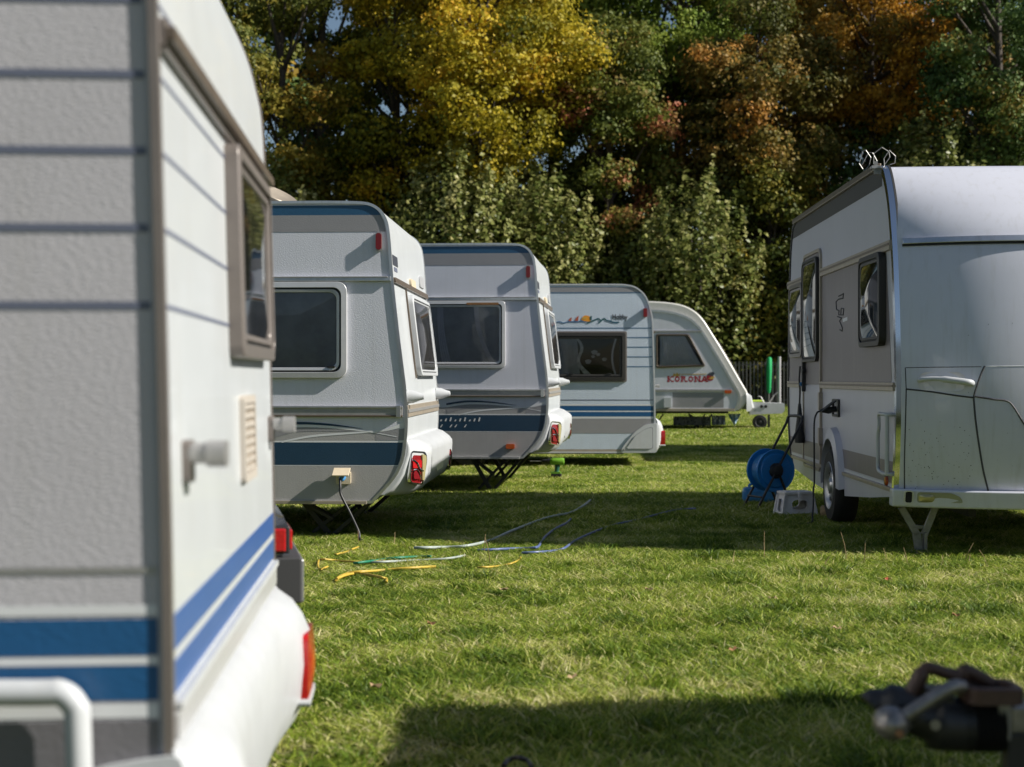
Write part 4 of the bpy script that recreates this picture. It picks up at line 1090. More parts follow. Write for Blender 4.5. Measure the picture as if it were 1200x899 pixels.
# roof aerial of bent wire
an = MB()
def A(x, y, yy=.55):
    px, py = 860 + x / 3.459, 160 + y / 3.459
    d = D.ray(px, py); t_ = (yy - D.C.y) / d.y; q = D.C + d * t_; return (q.x, q.y, q.z)
for pts, yy in (([(528, 140), (508, 110), (522, 60), (535, 56), (555, 85), (548, 118), (528, 140)], .62), ([(520, 115), (545, 65), (562, 66), (580, 100), (575, 112)], .66), ([(566, 112), (568, 68), (600, 44), (628, 62), (632, 84), (612, 112)], .58), ([(610, 118), (608, 90), (630, 56), (655, 80), (652, 108), (632, 114)], .5)):
    an.tube([A(x, y, yy) for x, y in pts], .0036, 'steel', 6)
b0 = A(575, 112, .6); an.bar((b0[0], .6, 2.76), (b0[0], .6, b0[2] + .02), .025, .025, 'steel'); an.box((b0[0], .6, 2.81), (.07, .07, .02), 'alu_dull')
an.build('roof_aerial', r)
for y in (2.0, 3.4):
    rh = MB(); rh.box((.55, y, 2.855), (.5, .5, .07), 'white_plastic', taper=.85); rh.build('roof_hatch', r, bevel=.02)

# power cable from the inlet down to the grass
def wire(name, pts, rad, m, label, cat='cable', group=None, n=7):
    P = crom([tuple(p) for p in pts], 8)
    o = MB(); base = Vector(P[0]); base.z = min(p[2] for p in P)
    o.tube([Vector(p) - base for p in P], rad, m, n)
    ob = o.build(name, smooth=60, loc=base); tag(ob, label, cat, group); return ob
i0 = rc.W(inlet)
d0 = Vector((i0.x - .16, i0.y - .25, .02))
wire('power_cable', [i0, i0 + Vector((-.03, 0, -.015)), i0 + Vector((-.055, -.01, -.10)), i0 + Vector((-.06, -.03, -.35)), i0 + Vector((-.065, -.06, -.60)), Vector((i0.x - .08, i0.y - .1, .30)), Vector((i0.x - .10, i0.y - .16, .10)), d0 + Vector((0, 0, .01)), d0 + Vector((-.35, .1, -.01))], .008, 'black', 'black cable drooping from the open power inlet of the right caravan to the grass')
# umbrella hanging by the door
uy, uz = E(937, 432, -.06)
um = empty('hanging_umbrella', rc.W(mS(uy, E(937, 519, -.06)[1], .06)), -.032)
tag(um, 'black folded umbrella hanging by its strap from the door handle of the right caravan', 'umbrella')
hgt = E(937, 445, -.06)[1] - E(937, 519, -.06)[1]
b = MB(); b.tube([(0, 0, 0), (0, 0, .05), (0, 0, hgt * .45), (0, 0, hgt * .62)], [.045, .05, .024, .014], 'black', 12); b.build('canopy', um, smooth=50)
b = MB(); b.tube([(0, 0, hgt * .6), (.004, 0, hgt * .85), (-.004, 0, hgt), (.005, 0, hgt + .13)], .009, 'black', 8); b.build('shaft', um, smooth=50)
b = MB(); b.lathe([(.001, 0), (.022, 0), (.022, .03), (.001, .03)], (0.02, 0, hgt * .93), (0, -1, 0), 'can_blue', 12); b.build('tag', um)

# ---------------------------------------------------------------- caravan beyond the right edge, its hitch in view
hY = 3.25
ofr = Frame('touring_caravan', 1020, hY, 0.0, 0.0); r = ofr.root
tag(r, 'caravan cut off by the right edge, only its brown-handled tow hitch in view', 'caravan')
def H(x, y, off=0.0):      # crop coordinates of the hitch -> local
    x_, z_ = ofr.S(980 + x / 5.4545, 740 + y / 5.4545, off); return (x_, off, z_)
b = MB(); c_ = H(350, 585, -.02); b.lathe([(.001, -.05), (.018, -.047), (.030, -.036), (.036, -.02), (.038, 0), (.036, .02), (.030, .034), (.018, .045), (.001, .048)], c_, (0, -1, .1), 'wornmetal', 24); hb = b.build('coupling_head', r, smooth=60)
b = MB(); b.lathe([(.001, .001), (.008, .0), (.008, .006), (.001, .006)], (c_[0] + .006, c_[1] - .048, c_[2] - .012), (0, -1, .1), 'rust', 12); b.build('bolt', hb)
b = MB(); p0, p1, p2, p3 = H(400, 560, -.03), H(470, 520, -.035), H(720, 365, -.035), H(820, 352, -.03)
b.tube(crom([p0, p1, p2, p3], 5), [.020] * 3 + [.0155] * 10 + [.013] * 3, 'wornmetal', 12); b.build('coupling_lever', r, smooth=60)
b = MB(); b.box(tuple((Vector(H(420, 480, .03)) + Vector(H(420, 560, .03))) / 2), (.22 / 3.4, .07, .05), 'black')
b.tube(crom([H(220, 470, .05), H(260, 450, .05), H(420, 480, .04), H(560, 560, .03), H(700, 590, .03), H(850, 590, .03)], 4), [.030] * 6 + [.045] * 8 + [.06] * 7, 'black', 12)
b.box(tuple((Vector(H(640, 400, .03)) + Vector(H(640, 480, .03))) / 2), (.06, .06, .06), 'black')
b.lathe([(.001, 0), (.010, 0), (.012, .006), (.001, .006)], H(630, 595, -.03), (0, -1, 0), 'wornmetal', 10)
b.build('coupling_body', r, smooth=50, bevel=.004)
b = MB()
xs_ = [H(q_, 590, .03) for q_ in np.linspace(800, 1040, 21)]
b.tube(xs_, [(.052 if i % 2 else .062) for i in range(21)], 'rubber', 16); b.build('bellows', r, smooth=70)
b = MB(); b.tube(crom([H(450, 450, .03), H(500, 360, .03), H(560, 250, .03), H(600, 235, .03), H(700, 265, .04), H(800, 290, .04), H(830, 250, .04), H(980, 330, .05)], 5), [.018] * 10 + [.014] * 12 + [.016] * 14, 'brown', 10); b.build('handbrake_handle', r, smooth=60)
b = MB(); ctr = Vector(H(1000, 385, -.02)); 
for (o_, i_, z0_, z1_, m_) in (((.105, .075), (.075, .05), -.02, .016, 'brown'),):
    O = [(ctr.x + o_[0] * math.copysign(abs(math.cos(q_)) ** .5, math.cos(q_)) * .33, o_[1] * math.copysign(abs(math.sin(q_)) ** .5, math.sin(q_))) for q_ in np.linspace(0, 6.283, 33)[:-1]]
O = rrect(ctr.x - .062, -.06, ctr.x + .062, .06, .03, 5); I = rrect(ctr.x - .045, -.04, ctr.x + .045, .04, .02, 5)
b.ring(lambda a_, b_, d_: (a_, b_, ctr.z + d_), O, I, -.022, .014, 'brown'); b.prism(lambda a_, b_, d_: (a_, b_, ctr.z + d_), I, -.022, -.004, 'black'); b.build('safety_plate', r, smooth=True, bevel=.005)
b = MB(); x_, _, z_ = H(1080, 545, .03); b.bar((x_, .03, z_), (x_ + .9, .03, z_ + .01), .075, .06, 'wornmetal'); b.bar((x_ - .03, .03, z_), (x_ + .0, .03, z_), .09, .09, 'steel')
b.bar((x_ + .2, .03, z_), (x_ + 1.6, .9, z_), .06, .08, 'steel'); b.bar((x_ + .2, .03, z_), (x_ + 1.6, -.8, z_), .06, .08, 'steel'); b.build('drawbar', r, bevel=.006)
b = MB(); x_ = H(1140, 700, .02)[0]; b.bar((x_, .02, .12), (x_, .02, H(1100, 640, .02)[2]), .045, .045, 'black'); b.bar((x_ - .06, .02, H(1100, 650, .02)[2]), (x_ + .5, .02, H(1100, 650, .02)[2]), .04, .03, 'black'); b.build('jockey_post', r, bevel=.004)
wheel(r, (x_, .02, .10), .10, .06, (0, -1, 0), name='jockey_wheel')
# its body, out of the picture, throws the shadow over the near grass
OX, OW = 2.28, 2.25
b = MB(); prf = crom([(.55, 2.62), (.30, 2.60), (.12, 2.48), (.04, 2.2), (0, 1.6), (0.02, .9), (.10, .5), (.2, .36)], 4) + [(5.3, .36), (5.5, .6), (5.5, 2.4), (5.3, 2.62)]
prf = [(OX + x, z) for x, z in prf]; n = len(prf); ya_, yb_ = -1.00, 1.50
b.add([(x, ya_ + (x - OX) * .10, z) for x, z in prf] + [(x - (.10 if x > 3 else .0) , yb_ + (x - OX) * .10 - (.25 if x < OX + .12 else 0), z) for x, z in prf], [(i, (i + 1) % n, n + (i + 1) % n, n + i) for i in range(n)] + [list(range(n)), [n + i for i in range(n)]], 'rc_white'); b.build('shell', r, smooth=True, bevel=.02)
for y in (-.85, .9): wheel(r, (OX + 2.8, y, .32), .32, .19, (0, -1 if y < 0 else 1, 0))

# a further caravan stands behind the right one; only its shadow on the grass is in view
hb_ = empty('touring_caravan', (5.7, 21.0, ground_h(23)), -.03); tag(hb_, 'caravan hidden behind the silvery one, seen only by its shadow on far grass', 'caravan')
b = MB(); prf = crom([(.5, 2.62), (.25, 2.58), (.08, 2.35), (0, 1.6), (.06, .6), (.2, .36)], 4) + [(4.2, .36), (4.4, .6), (4.4, 2.4), (4.2, 2.62)]
n = len(prf); b.add([(0, y, z) for y, z in prf] + [(2.2, y, z) for y, z in prf], [(i, (i + 1) % n, n + (i + 1) % n, n + i) for i in range(n)] + [list(range(n)), [n + i for i in range(n)]], 'rc_white'); b.build('shell', hb_, smooth=True, bevel=.02)
for x in (.12, 2.08): wheel(hb_, (x, 2.3, .32), .32, .19, (-1 if x < 1 else 1, 0, 0))

# ---------------------------------------------------------------- dark car between the two left caravans
car = empty('parked_car', (at(341, 5.5), 5.5, 0), 0.21)
tag(car, 'dark car whose rear corner with red tail light shows behind the nearest caravan', 'car')
LC, WC = 4.1, 1.66
prf = crom([(-.02, .42), (.0, .52), (-.012, .68), (-.05, .745), (-.30, .77), (-.62, .80), (-.95, 1.02), (-1.3, 1.18), (-2.2, 1.20), (-2.75, 1.0), (-3.1, .84), (-3.9, .70), (-4.1, .55), (-4.08, .32)], 3) 
b = MB(); n = len(prf); sect = [(0.0, .93, 0.06), (.09, 1.0, 0.0), (WC - .09, 1.0, 0.0), (WC, .93, .06)]
V = []
for yy, k, ins in sect:
    V += [(-.02 + (x + .02) if x < -.3 else x - ins, yy + (0.0 if z < .85 else math.copysign(.14 * (z - .85) / .5, WC / 2 - yy)), z) for x, z in prf]
b.add(V, [(s_ * n + i, s_ * n + (i + 1) % n, (s_ + 1) * n + (i + 1) % n, (s_ + 1) * n + i) for s_ in range(3) for i in range(n)] + [list(range(n)), [3 * n + i for i in range(n)]], 'carpaint'); b.build('body', car, smooth=True)
b = MB(); b.box((-.06, WC / 2, .505), (.20, WC + .02, .17), 'carbumper'); b.box((.042, WC / 2, .50), (.014, WC - .02, .16), 'alu', ); b.box((-.06, WC / 2, .42), (.16, WC - .06, .05), 'carbumper'); b.build('rear_bumper', car, bevel=.03)
for y in (.13, WC - .13):
    b = MB(); b.box((-.045, y, .655), (.10, .27, .075), 'red'); b.box((-.05, y, .655), (.09, .285, .10), 'black'); 
    if y < 1: b.box((-.070, -.018, .655), (.10, .014, .085), 'red')
    b.build('tail_light', car, bevel=.006)
b = MB(); b.prism(lambda a_, b_, d_: (a_, .155 * (1 if 1 else 0) - .06 - d_, b_), [(-.95, .93), (-2.6, .93), (-2.2, 1.3), (-1.35, 1.3)], -.02, .0, 'glass'); b.build('side_window', car)
for x in (-.78, -3.25):
    for y in (.08, WC - .08): wheel(car, (x, y, .30), .30, .18, (0, -1 if y < 1 else 1, 0))

# ---------------------------------------------------------------- cable reel, canister, stool, block, drill
Yr = 14.3
rl = empty('cable_reel', (at(903, Yr), Yr, 0), math.radians(20))
tag(rl, 'blue hose reel on a black tubular stand beside the white caravan', 'reel')
zc_ = CAMZ - (551 - CY) / F * Yr; R_ = .205
for yy, rr in ((-.095, R_), (.095, R_)):
    s_ = -1 if yy < 0 else 1
    b = MB(); b.lathe([(.001, .02), (.05, .02), (.06, .005), (.10, .012), (.155, .012), (.165, .0), (rr - .02, .004), (rr - .004, .012), (rr, 0), (rr - .004, -.012), (.05, -.006), (.001, -.006)], (0, yy, zc_), (0, s_, 0), 'reel_blue', 48)
    for k in range(5):
        q_ = k * 1.2566 + .4; d_ = Vector((math.cos(q_), 0, math.sin(q_)))
        b.bar(Vector((0, yy + s_ * .010, zc_)) + d_ * .07, Vector((0, yy + s_ * .010, zc_)) + d_ * .155, .012, .02, 'reel_blue')
    b.build('flange', rl, smooth=40)
b = MB(); b.lathe([(.10, -.09), (.10, .09)], (0, 0, zc_), (0, 1, 0), 'reel_blue', 32)
for k in range(7): b.lathe([(.150 + .012 * math.cos(q_), -.075 + .025 * k + .012 * math.sin(q_)) for q_ in np.linspace(0, 6.283, 9)], (0, 0, zc_), (0, 1, 0), 'can_blue', 36)
b.build('wound_hose', rl, smooth=60)
b = MB(); b.lathe([(.001, -.155), (.035, -.155), (.055, -.145), (.06, -.12), (.075, -.11), (.075, -.095)], (0, 0, zc_), (0, 1, 0), 'black', 24); b.build('hub', rl, smooth=40)
zh = CAMZ - (489 - CY) / F * Yr
b = MB()
for yy in (-.135, .135): b.tube([(-.22, yy, .01), (0.0, yy, zc_ + .02), (.27, yy, zh - .03)], .0125, 'black', 10); b.tube([(0.0, yy, zc_), (.16, yy, .01)], .0125, 'black', 10)
b.tube(crom([(.255, -.135, zh - .055), (.272, -.125, zh), (.274, -.07, zh + .01), (.274, .07, zh + .01), (.272, .125, zh), (.255, .135, zh - .055)], 5), .014, 'black', 10)
b.tube([(-.17, -.135, .12), (-.17, .135, .12)], .010, 'black', 8)
b.build('stand', rl, smooth=60)
fo = MB()
for yy in (-.135, .135): fo.tube([(.15, yy, .03), (.165, yy, .0)], .02, 'rubber', 10)
fo.build('rubber_foot', rl)
jc = gp(886, 592); jc.y = 14.9; jc.x = at(890, 14.9); jc.z = 0
j = empty('water_canister', jc, math.radians(-8)); tag(j, 'blue plastic water canister lying on the grass behind the hose reel', 'canister')
b = MB(); b.box((0, 0, .085), (.34, .22, .15), 'can_blue'); b.build('body', j, bevel=.04)
b = MB(); b.tube(crom([(-.10, -.03, .155), (-.09, -.03, .19), (.0, -.03, .20), (.09, -.03, .19), (.10, -.03, .155)], 4), .014, 'can_blue', 8); b.build('handle', j, smooth=50)
b = MB(); b.lathe([(.001, .055), (.042, .055), (.045, .0), (.03, 0)], (.17, -.02, .085), (1, 0, 0), 'reel_blue', 20); b.build('cap', j, smooth=40)
Ys = 13.5
sp = Vector((at(932, Ys), Ys, 0)); st = empty('step_stool', sp, math.radians(12)); tag(st, 'grey folding step stool on the grass beside the caravan wheel', 'step stool')
hs = .215
b = MB(); b.box((0, 0, hs), (.28, .20, .022), 'stool'); b.box((0, 0, hs + .012), (.25, .17, .006), 'stool'); b.build('top', st, bevel=.008)
def trap(y, ins):   # leaning end board with an oval hand hole
    t_ = lambda a_, b_, d_: (a_, y * (1.0 + .22 * (hs - b_) / hs) - math.copysign(d_, y), b_)
    m_ = MB(); O = [(-.175, .0), (-.10, .0), (-.08, .035), (.08, .035), (.10, .0), (.175, .0), (.14, hs - .01), (-.14, hs - .01)]
    hole = [(.075 * math.copysign(abs(math.cos(q_)) ** .7, math.cos(q_)), .115 + .042 * math.copysign(abs(math.sin(q_)) ** .8, math.sin(q_))) for q_ in np.linspace(0, 6.283, 33)[:-1]]
    Or = []
    for a_, b_ in hole:            # outer ring matched ray by ray to the board outline
        q_ = math.atan2(b_ - .115, a_); c0, s0 = math.cos(q_), math.sin(q_); best = 9
        for (x0, z0), (x1, z1) in zip(O, O[1:] + O[:1]):
            den = c0 * (z1 - z0) - s0 * (x1 - x0)
            if abs(den) < 1e-9: continue
            t1 = (x0 * (z1 - z0) - (z0 - .115) * (x1 - x0)) / den; u_ = (x0 * s0 - (z0 - .115) * c0) / den
            if t1 > 0 and -1e-6 <= u_ <= 1 + 1e-6: best = min(best, t1)
        Or.append((c0 * best, .115 + s0 * best))
    m_.ring(t_, Or, hole, 0, .016, 'stool'); return m_
trap(-.095, 0).build('end_board', st, bevel=.002); trap(.095, 0).build('end_board', st, bevel=.002)
for x in (-1, 1):
    b = MB(); f_ = lambda a_, b_, d_, x=x: (x * (.135 + .04 * (hs - b_) / hs) - x * d_, a_, b_)
    b.ring(f_, rrect(-.10, .0, .10, hs - .012, .01, 4), rrect(-.028, .05, .028, hs - .055, .02, 4), 0, .014, 'stool'); b.build('side_panel', st, bevel=.002)
b = MB(); b.prism(lambda a_, b_, d_: (a_, -.10 - d_, b_), rrect(-.014, hs - .07, .014, hs + .012, .008, 2), .0, .02, 'stool'); b.build('latch', st, bevel=.003)
wb = gp(968, 607); wb = MB(), wb
wb[0].lathe([(.001, -.045), (.055, -.045), (.06, -.035), (.06, .035), (.055, .045), (.001, .045)], (0, 0, .06), (1, -.4, 0), 'wood', 20)
tag(wb[0].build('wooden_chock', smooth=40, loc=(wb[1].x - .02, wb[1].y - .1, 0)), 'round wooden chock leaning by the wheel of the right caravan', 'chock')
dg = gp(652, 561); dl = empty('cordless_drill', dg, math.radians(-6)); tag(dl, 'green cordless drill standing on its battery in the grass', 'drill')
sc_ = dg.y / F
b = MB(); b.box((0, 0, .035), (.13, .085, .06), 'black'); b.build('battery', dl, bevel=.01)
b = MB(); b.tube([(-.005, 0, .05), (.005, 0, .10), (.015, 0, .17)], [.032, .027, .034], 'drill_teal', 12); b.box((-.005, 0, .075), (.12, .08, .022), 'drill_green'); b.build('grip', dl, smooth=50)
b = MB(); b.lathe([(.001, -.10), (.040, -.095), (.046, -.07), (.046, .04), (.038, .075), (.03, .08)], (.0, 0, .215), (-1, 0, 0), 'drill_green', 20); b.box((.0, 0, .245), (.10, .05, .03), 'drill_green'); b.build('motor_housing', dl, smooth=45)
b = MB(); b.lathe([(.034, .07), (.034, .10), (.026, .105), (.026, .15), (.016, .175), (.001, .175)], (.0, 0, .215), (-1, 0, 0), 'black', 18); b.tube([(-.17, 0, .215), (-.33, 0, .215)], .006, 'steel', 8); b.build('chuck', dl, smooth=40)

# ---------------------------------------------------------------- hoses and cables on the grass
def ground_line(pts, z=.045, wob=.007):
    out = []
    for k, p in enumerate(crom([(x, y, 0) for x, y in pts], 4)):
        out.append(gp(p[0], p[1], z + wob * math.sin(k * .9)))
    return out
def hose(name, pts, rad, m, label, group, z=.032):
    P = ground_line(pts, z); base = P[0].copy(); base.z = 0
    o = MB(); o.tube([p - base for p in P], rad, m, 8); tag(o.build(name, smooth=60, loc=base), label, 'hose' if 'hose' in name else 'cable', group)
HG = 'hoses and cables lying on the grass'
hose('garden_hose', [(384, 664), (375, 667), (372.5, 662), (374, 656.5), (381, 655.5), (400, 657.5), (425, 658.5), (450, 657)], .007, 'yellow', 'yellow hose bent in a small hook beside the dark leg of the left caravan', HG)
hose('garden_hose', [(452, 683), (453, 679), (448, 677), (420, 672), (402, 675), (394, 680), (398, 676), (412, 671), (440, 669), (475, 666), (510, 664)], .009, 'yellow', 'yellow hose looping through the sunny grass, nearest of the hoses', HG)
hose('garden_hose', [(560, 665), (580, 664), (597, 661), (607, 657), (610, 653.5)], .007, 'yellow', 'short visible end of yellow hose curling up right of the looped one', HG)
hose('garden_hose', [(392, 650), (405, 647), (412, 644), (420, 641)], .007, 'yellow', 'thin yellow hose piece beside the steady leg in the shadow edge', HG)
hose('garden_hose', [(415, 660), (440, 657), (462, 654), (490, 652.5), (505, 652)], .009, 'greenhose', 'dark green hose lying behind the yellow ones', HG)
hose('power_cable', [(436, 659), (470, 657.5), (520, 655), (545, 651)], .008, 'palehose', 'pale cable lying straight among the yellow and green hoses', HG)
hose('power_cable', [(486, 642), (515, 641.5), (545, 640), (575, 633), (600, 622), (640, 607), (668, 601), (683, 593), (692, 586)], .011, 'palehose', 'long pale blue cable running up through the shadow', HG)
hose('power_cable', [(560, 645), (600, 643), (627, 642), (634, 636), (640, 628), (652, 619), (664, 613), (669, 608)], .010, 'bluehose', 'short blue cable with an S bend in the middle of the shadow', HG)
hose('power_cable', [(612, 648), (645, 646), (660, 643), (672, 635), (690, 626), (716, 616), (738, 611), (755, 607), (790, 598), (815, 596)], .009, 'bluehose', 'thin blue cable farthest right in the shadow', HG)
hose('power_cable', [(590, 898), (596, 891), (606, 888), (617, 891), (623, 899)], .008, 'black', 'black cable arching out of the grass at the bottom edge', HG, z=.07)
cs = S2(401, 560); c0_ = c2.W((cs[0], -.10, cs[1])); g_ = Vector((at(422, 11.25), 11.25, .03))
wire('power_cable', [c0_, c0_ + Vector((.005, -.03, -.06)), c0_ * .8 + g_ * .2 + Vector((-.02, -.02, -.03)), c0_ * .45 + g_ * .55 + Vector((-.01, 0, 0)), g_ + Vector((-.01, 0, .06)), g_, g_ + Vector((.04, .25, -.02))], .010, 'black', 'black cable hanging from the cream socket of the left caravan', 'cable')

# ---------------------------------------------------------------- fence
FY = 56.0
fz = ground_h(FY)
fe = empty('metal_fence', (at(820, FY), FY, fz), 0.0); tag(fe, 'grey vertical bar fence in front of the dark trees', 'fence')
n_p = 9
for k in range(n_p):
    b = MB(); x0_ = -3.0 + k * 1.40
    for i in range(10):
        x_ = x0_ + i * .14; b.box((x_, 0, .90), (.055, .02, 1.66 + .02 * math.sin(i * 3 + k)), 'fence')
    for z in (.30, 1.62): b.box((x0_ + .63, .03, z), (1.38, .04, .05), 'fence')
    b.build('bar_panel', fe)
    b = MB(); b.box((x0_ + 1.33, .05, .92), (.07, .07, 1.84), 'fence'); b.build('post', fe)
px_ = at(913.2, FY - .15); b = MB(); b.lathe([(.001, 1.92), (.06, 1.92), (.062, 0), (.001, 0)], (0, 0, 0), (0, 0, 1), 'fence_white', 12)
tag(b.build('white_post', smooth=40, loc=(px_, FY - .15, fz)), 'pale round post standing before the bar fence', 'post')
gx = at(901, FY - .3); gw = empty('closed_parasol', (gx, FY - .3, fz), 0); tag(gw, 'bright green closed parasol standing against the bar fence', 'parasol')
b = MB(); b.tube([(.0, 0, .55), (.0, 0, .65), (.01, 0, 1.4), (.02, 0, 1.85), (.02, 0, 1.90)], [.04, .075, .10, .09, .03], 'greencloth', 12); b.build('canopy', gw, smooth=50)
b = MB(); b.tube([(0, 0, 0), (0, 0, .6)], .02, 'steel', 8); b.build('pole', gw)
# ---------------------------------------------------------------- foliage
def leaf_mat(name, stops, trans=0.35, rough=0.55):
    m = bpy.data.materials.new(name); m.use_nodes = True
    nt = m.node_tree; nt.nodes.clear()
    out = N(nt, 'ShaderNodeOutputMaterial')
    at_ = N(nt, 'ShaderNodeAttribute', attribute_name='tone')
    rp = N(nt, 'ShaderNodeValToRGB')
    el = rp.color_ramp.elements
    while len(el) > 1: el.remove(el[-1])
    el[0].position, el[0].color = stops[0][0], (*stops[0][1], 1)
    for p, c in stops[1:]:
        e = el.new(p); e.color = (*c, 1)
    nt.links.new(at_.outputs['Fac'], rp.inputs['Fac'])
    pb = N(nt, 'ShaderNodeBsdfPrincipled', Roughness=rough)
    pb.inputs['Specular IOR Level'].default_value = 0.22
    tl = N(nt, 'ShaderNodeBsdfTranslucent')
    mx = N(nt, 'ShaderNodeMixShader'); mx.inputs[0].default_value = trans
    nt.links.new(rp.outputs['Color'], pb.inputs['Base Color']); nt.links.new(rp.outputs['Color'], tl.inputs['Color'])
    nt.links.new(pb.outputs[0], mx.inputs[1]); nt.links.new(tl.outputs[0], mx.inputs[2]); nt.links.new(mx.outputs[0], out.inputs[0])
    return m
LM = {
 'yellow': leaf_mat('maple_leaves_yellow', [(0, (.06, .085, .012)), (.25, (.20, .19, .018)), (.5, (.40, .33, .025)), (.8, (.58, .42, .03)), (1, (.60, .33, .028))]),
 'olive': leaf_mat('leaves_olive_brown', [(0, (.06, .085, .016)), (.4, (.17, .18, .032)), (.75, (.33, .26, .04)), (1, (.46, .26, .045))]),
 'brown': leaf_mat('leaves_rust_brown', [(0, (.09, .10, .022)), (.35, (.22, .17, .04)), (.7, (.40, .23, .055)), (1, (.52, .24, .05))]),
 'rust': leaf_mat('leaves_orange_rust', [(0, (.12, .10, .02)), (.35, (.30, .19, .03)), (.7, (.52, .27, .035)), (1, (.62, .31, .03))]),
 'red': leaf_mat('leaves_red_green', [(0, (.07, .10, .02)), (.55, (.19, .21, .04)), (.8, (.33, .18, .06)), (1, (.44, .15, .08))]),
 'green': leaf_mat('leaves_fresh_green', [(0, (.07, .12, .02)), (.4, (.18, .26, .04)), (.8, (.31, .35, .055)), (1, (.50, .42, .05))]),
 'dark': leaf_mat('leaves_dark_green', [(0, (.035, .065, .02)), (.5, (.085, .145, .04)), (.85, (.15, .21, .055)), (1, (.28, .20, .04))], trans=.25),
 'pale': leaf_mat('poplar_leaves_pale', [(0, (.05, .075, .018)), (.35, (.135, .165, .04)), (.7, (.27, .28, .085)), (1, (.44, .41, .18))], rough=.38),
 'under': leaf_mat('undergrowth_shade_leaves', [(0, (.008, .014, .005)), (.6, (.025, .035, .011)), (1, (.06, .05, .016))], trans=.2),  # near-black leaf colours carry the shade behind the fence
}
def leaves_mesh(name, cen, size, tone, parent, m, outward=None, droop=.35):
    """One many-leaved mesh: every leaf a folded blade of two faces at its own angle."""
    n = len(cen)
    # leaves lie like shingles: the blade faces outwards and up, the tip hangs
    nn = rng.normal(size=(n, 3)) * .55
    nn[:, 2] += .30
    if outward is not None: nn += outward * .85
    nn /= np.linalg.norm(nn, axis=1)[:, None]
    d = rng.normal(size=(n, 3)); d[:, 2] = d[:, 2] * .6 - droop
    d -= nn * np.sum(d * nn, axis=1)[:, None]
    d /= (np.linalg.norm(d, axis=1)[:, None] + 1e-9)
    s = np.cross(d, nn)
    L = (size * rng.uniform(.7, 1.3, n))[:, None]
    w = L * .36
    p0 = cen - d * L * .5; p2 = cen + d * L * .5
    p1 = cen + s * w - d * L * .05 + nn * L * .10; p3 = cen - s * w - d * L * .05 + nn * L * .10
    V = np.stack([p0, p1, p2, p3], 1).reshape(-1, 3).astype(np.float32)
    o = np.arange(n) * 4
    T = np.stack([o, o + 1, o + 2, o, o + 2, o + 3], 1).reshape(-1).astype(np.int32)
    me = bpy.data.meshes.new(name)
    me.vertices.add(n * 4); me.vertices.foreach_set('co', V.ravel())
    me.loops.add(n * 6); me.loops.foreach_set('vertex_index', T)
    me.polygons.add(n * 2)
    me.polygons.foreach_set('loop_start', np.arange(n * 2, dtype=np.int32) * 3)
    me.update(calc_edges=True)
    a_ = me.attributes.new('tone', 'FLOAT', 'FACE'); a_.data.foreach_set('value', np.repeat(np.clip(tone, 0, 1), 2).astype(np.float32))
    me.materials.append(m)
    ob = bpy.data.objects.new(name, me); COL.objects.link(ob); ob.parent = parent
    return ob

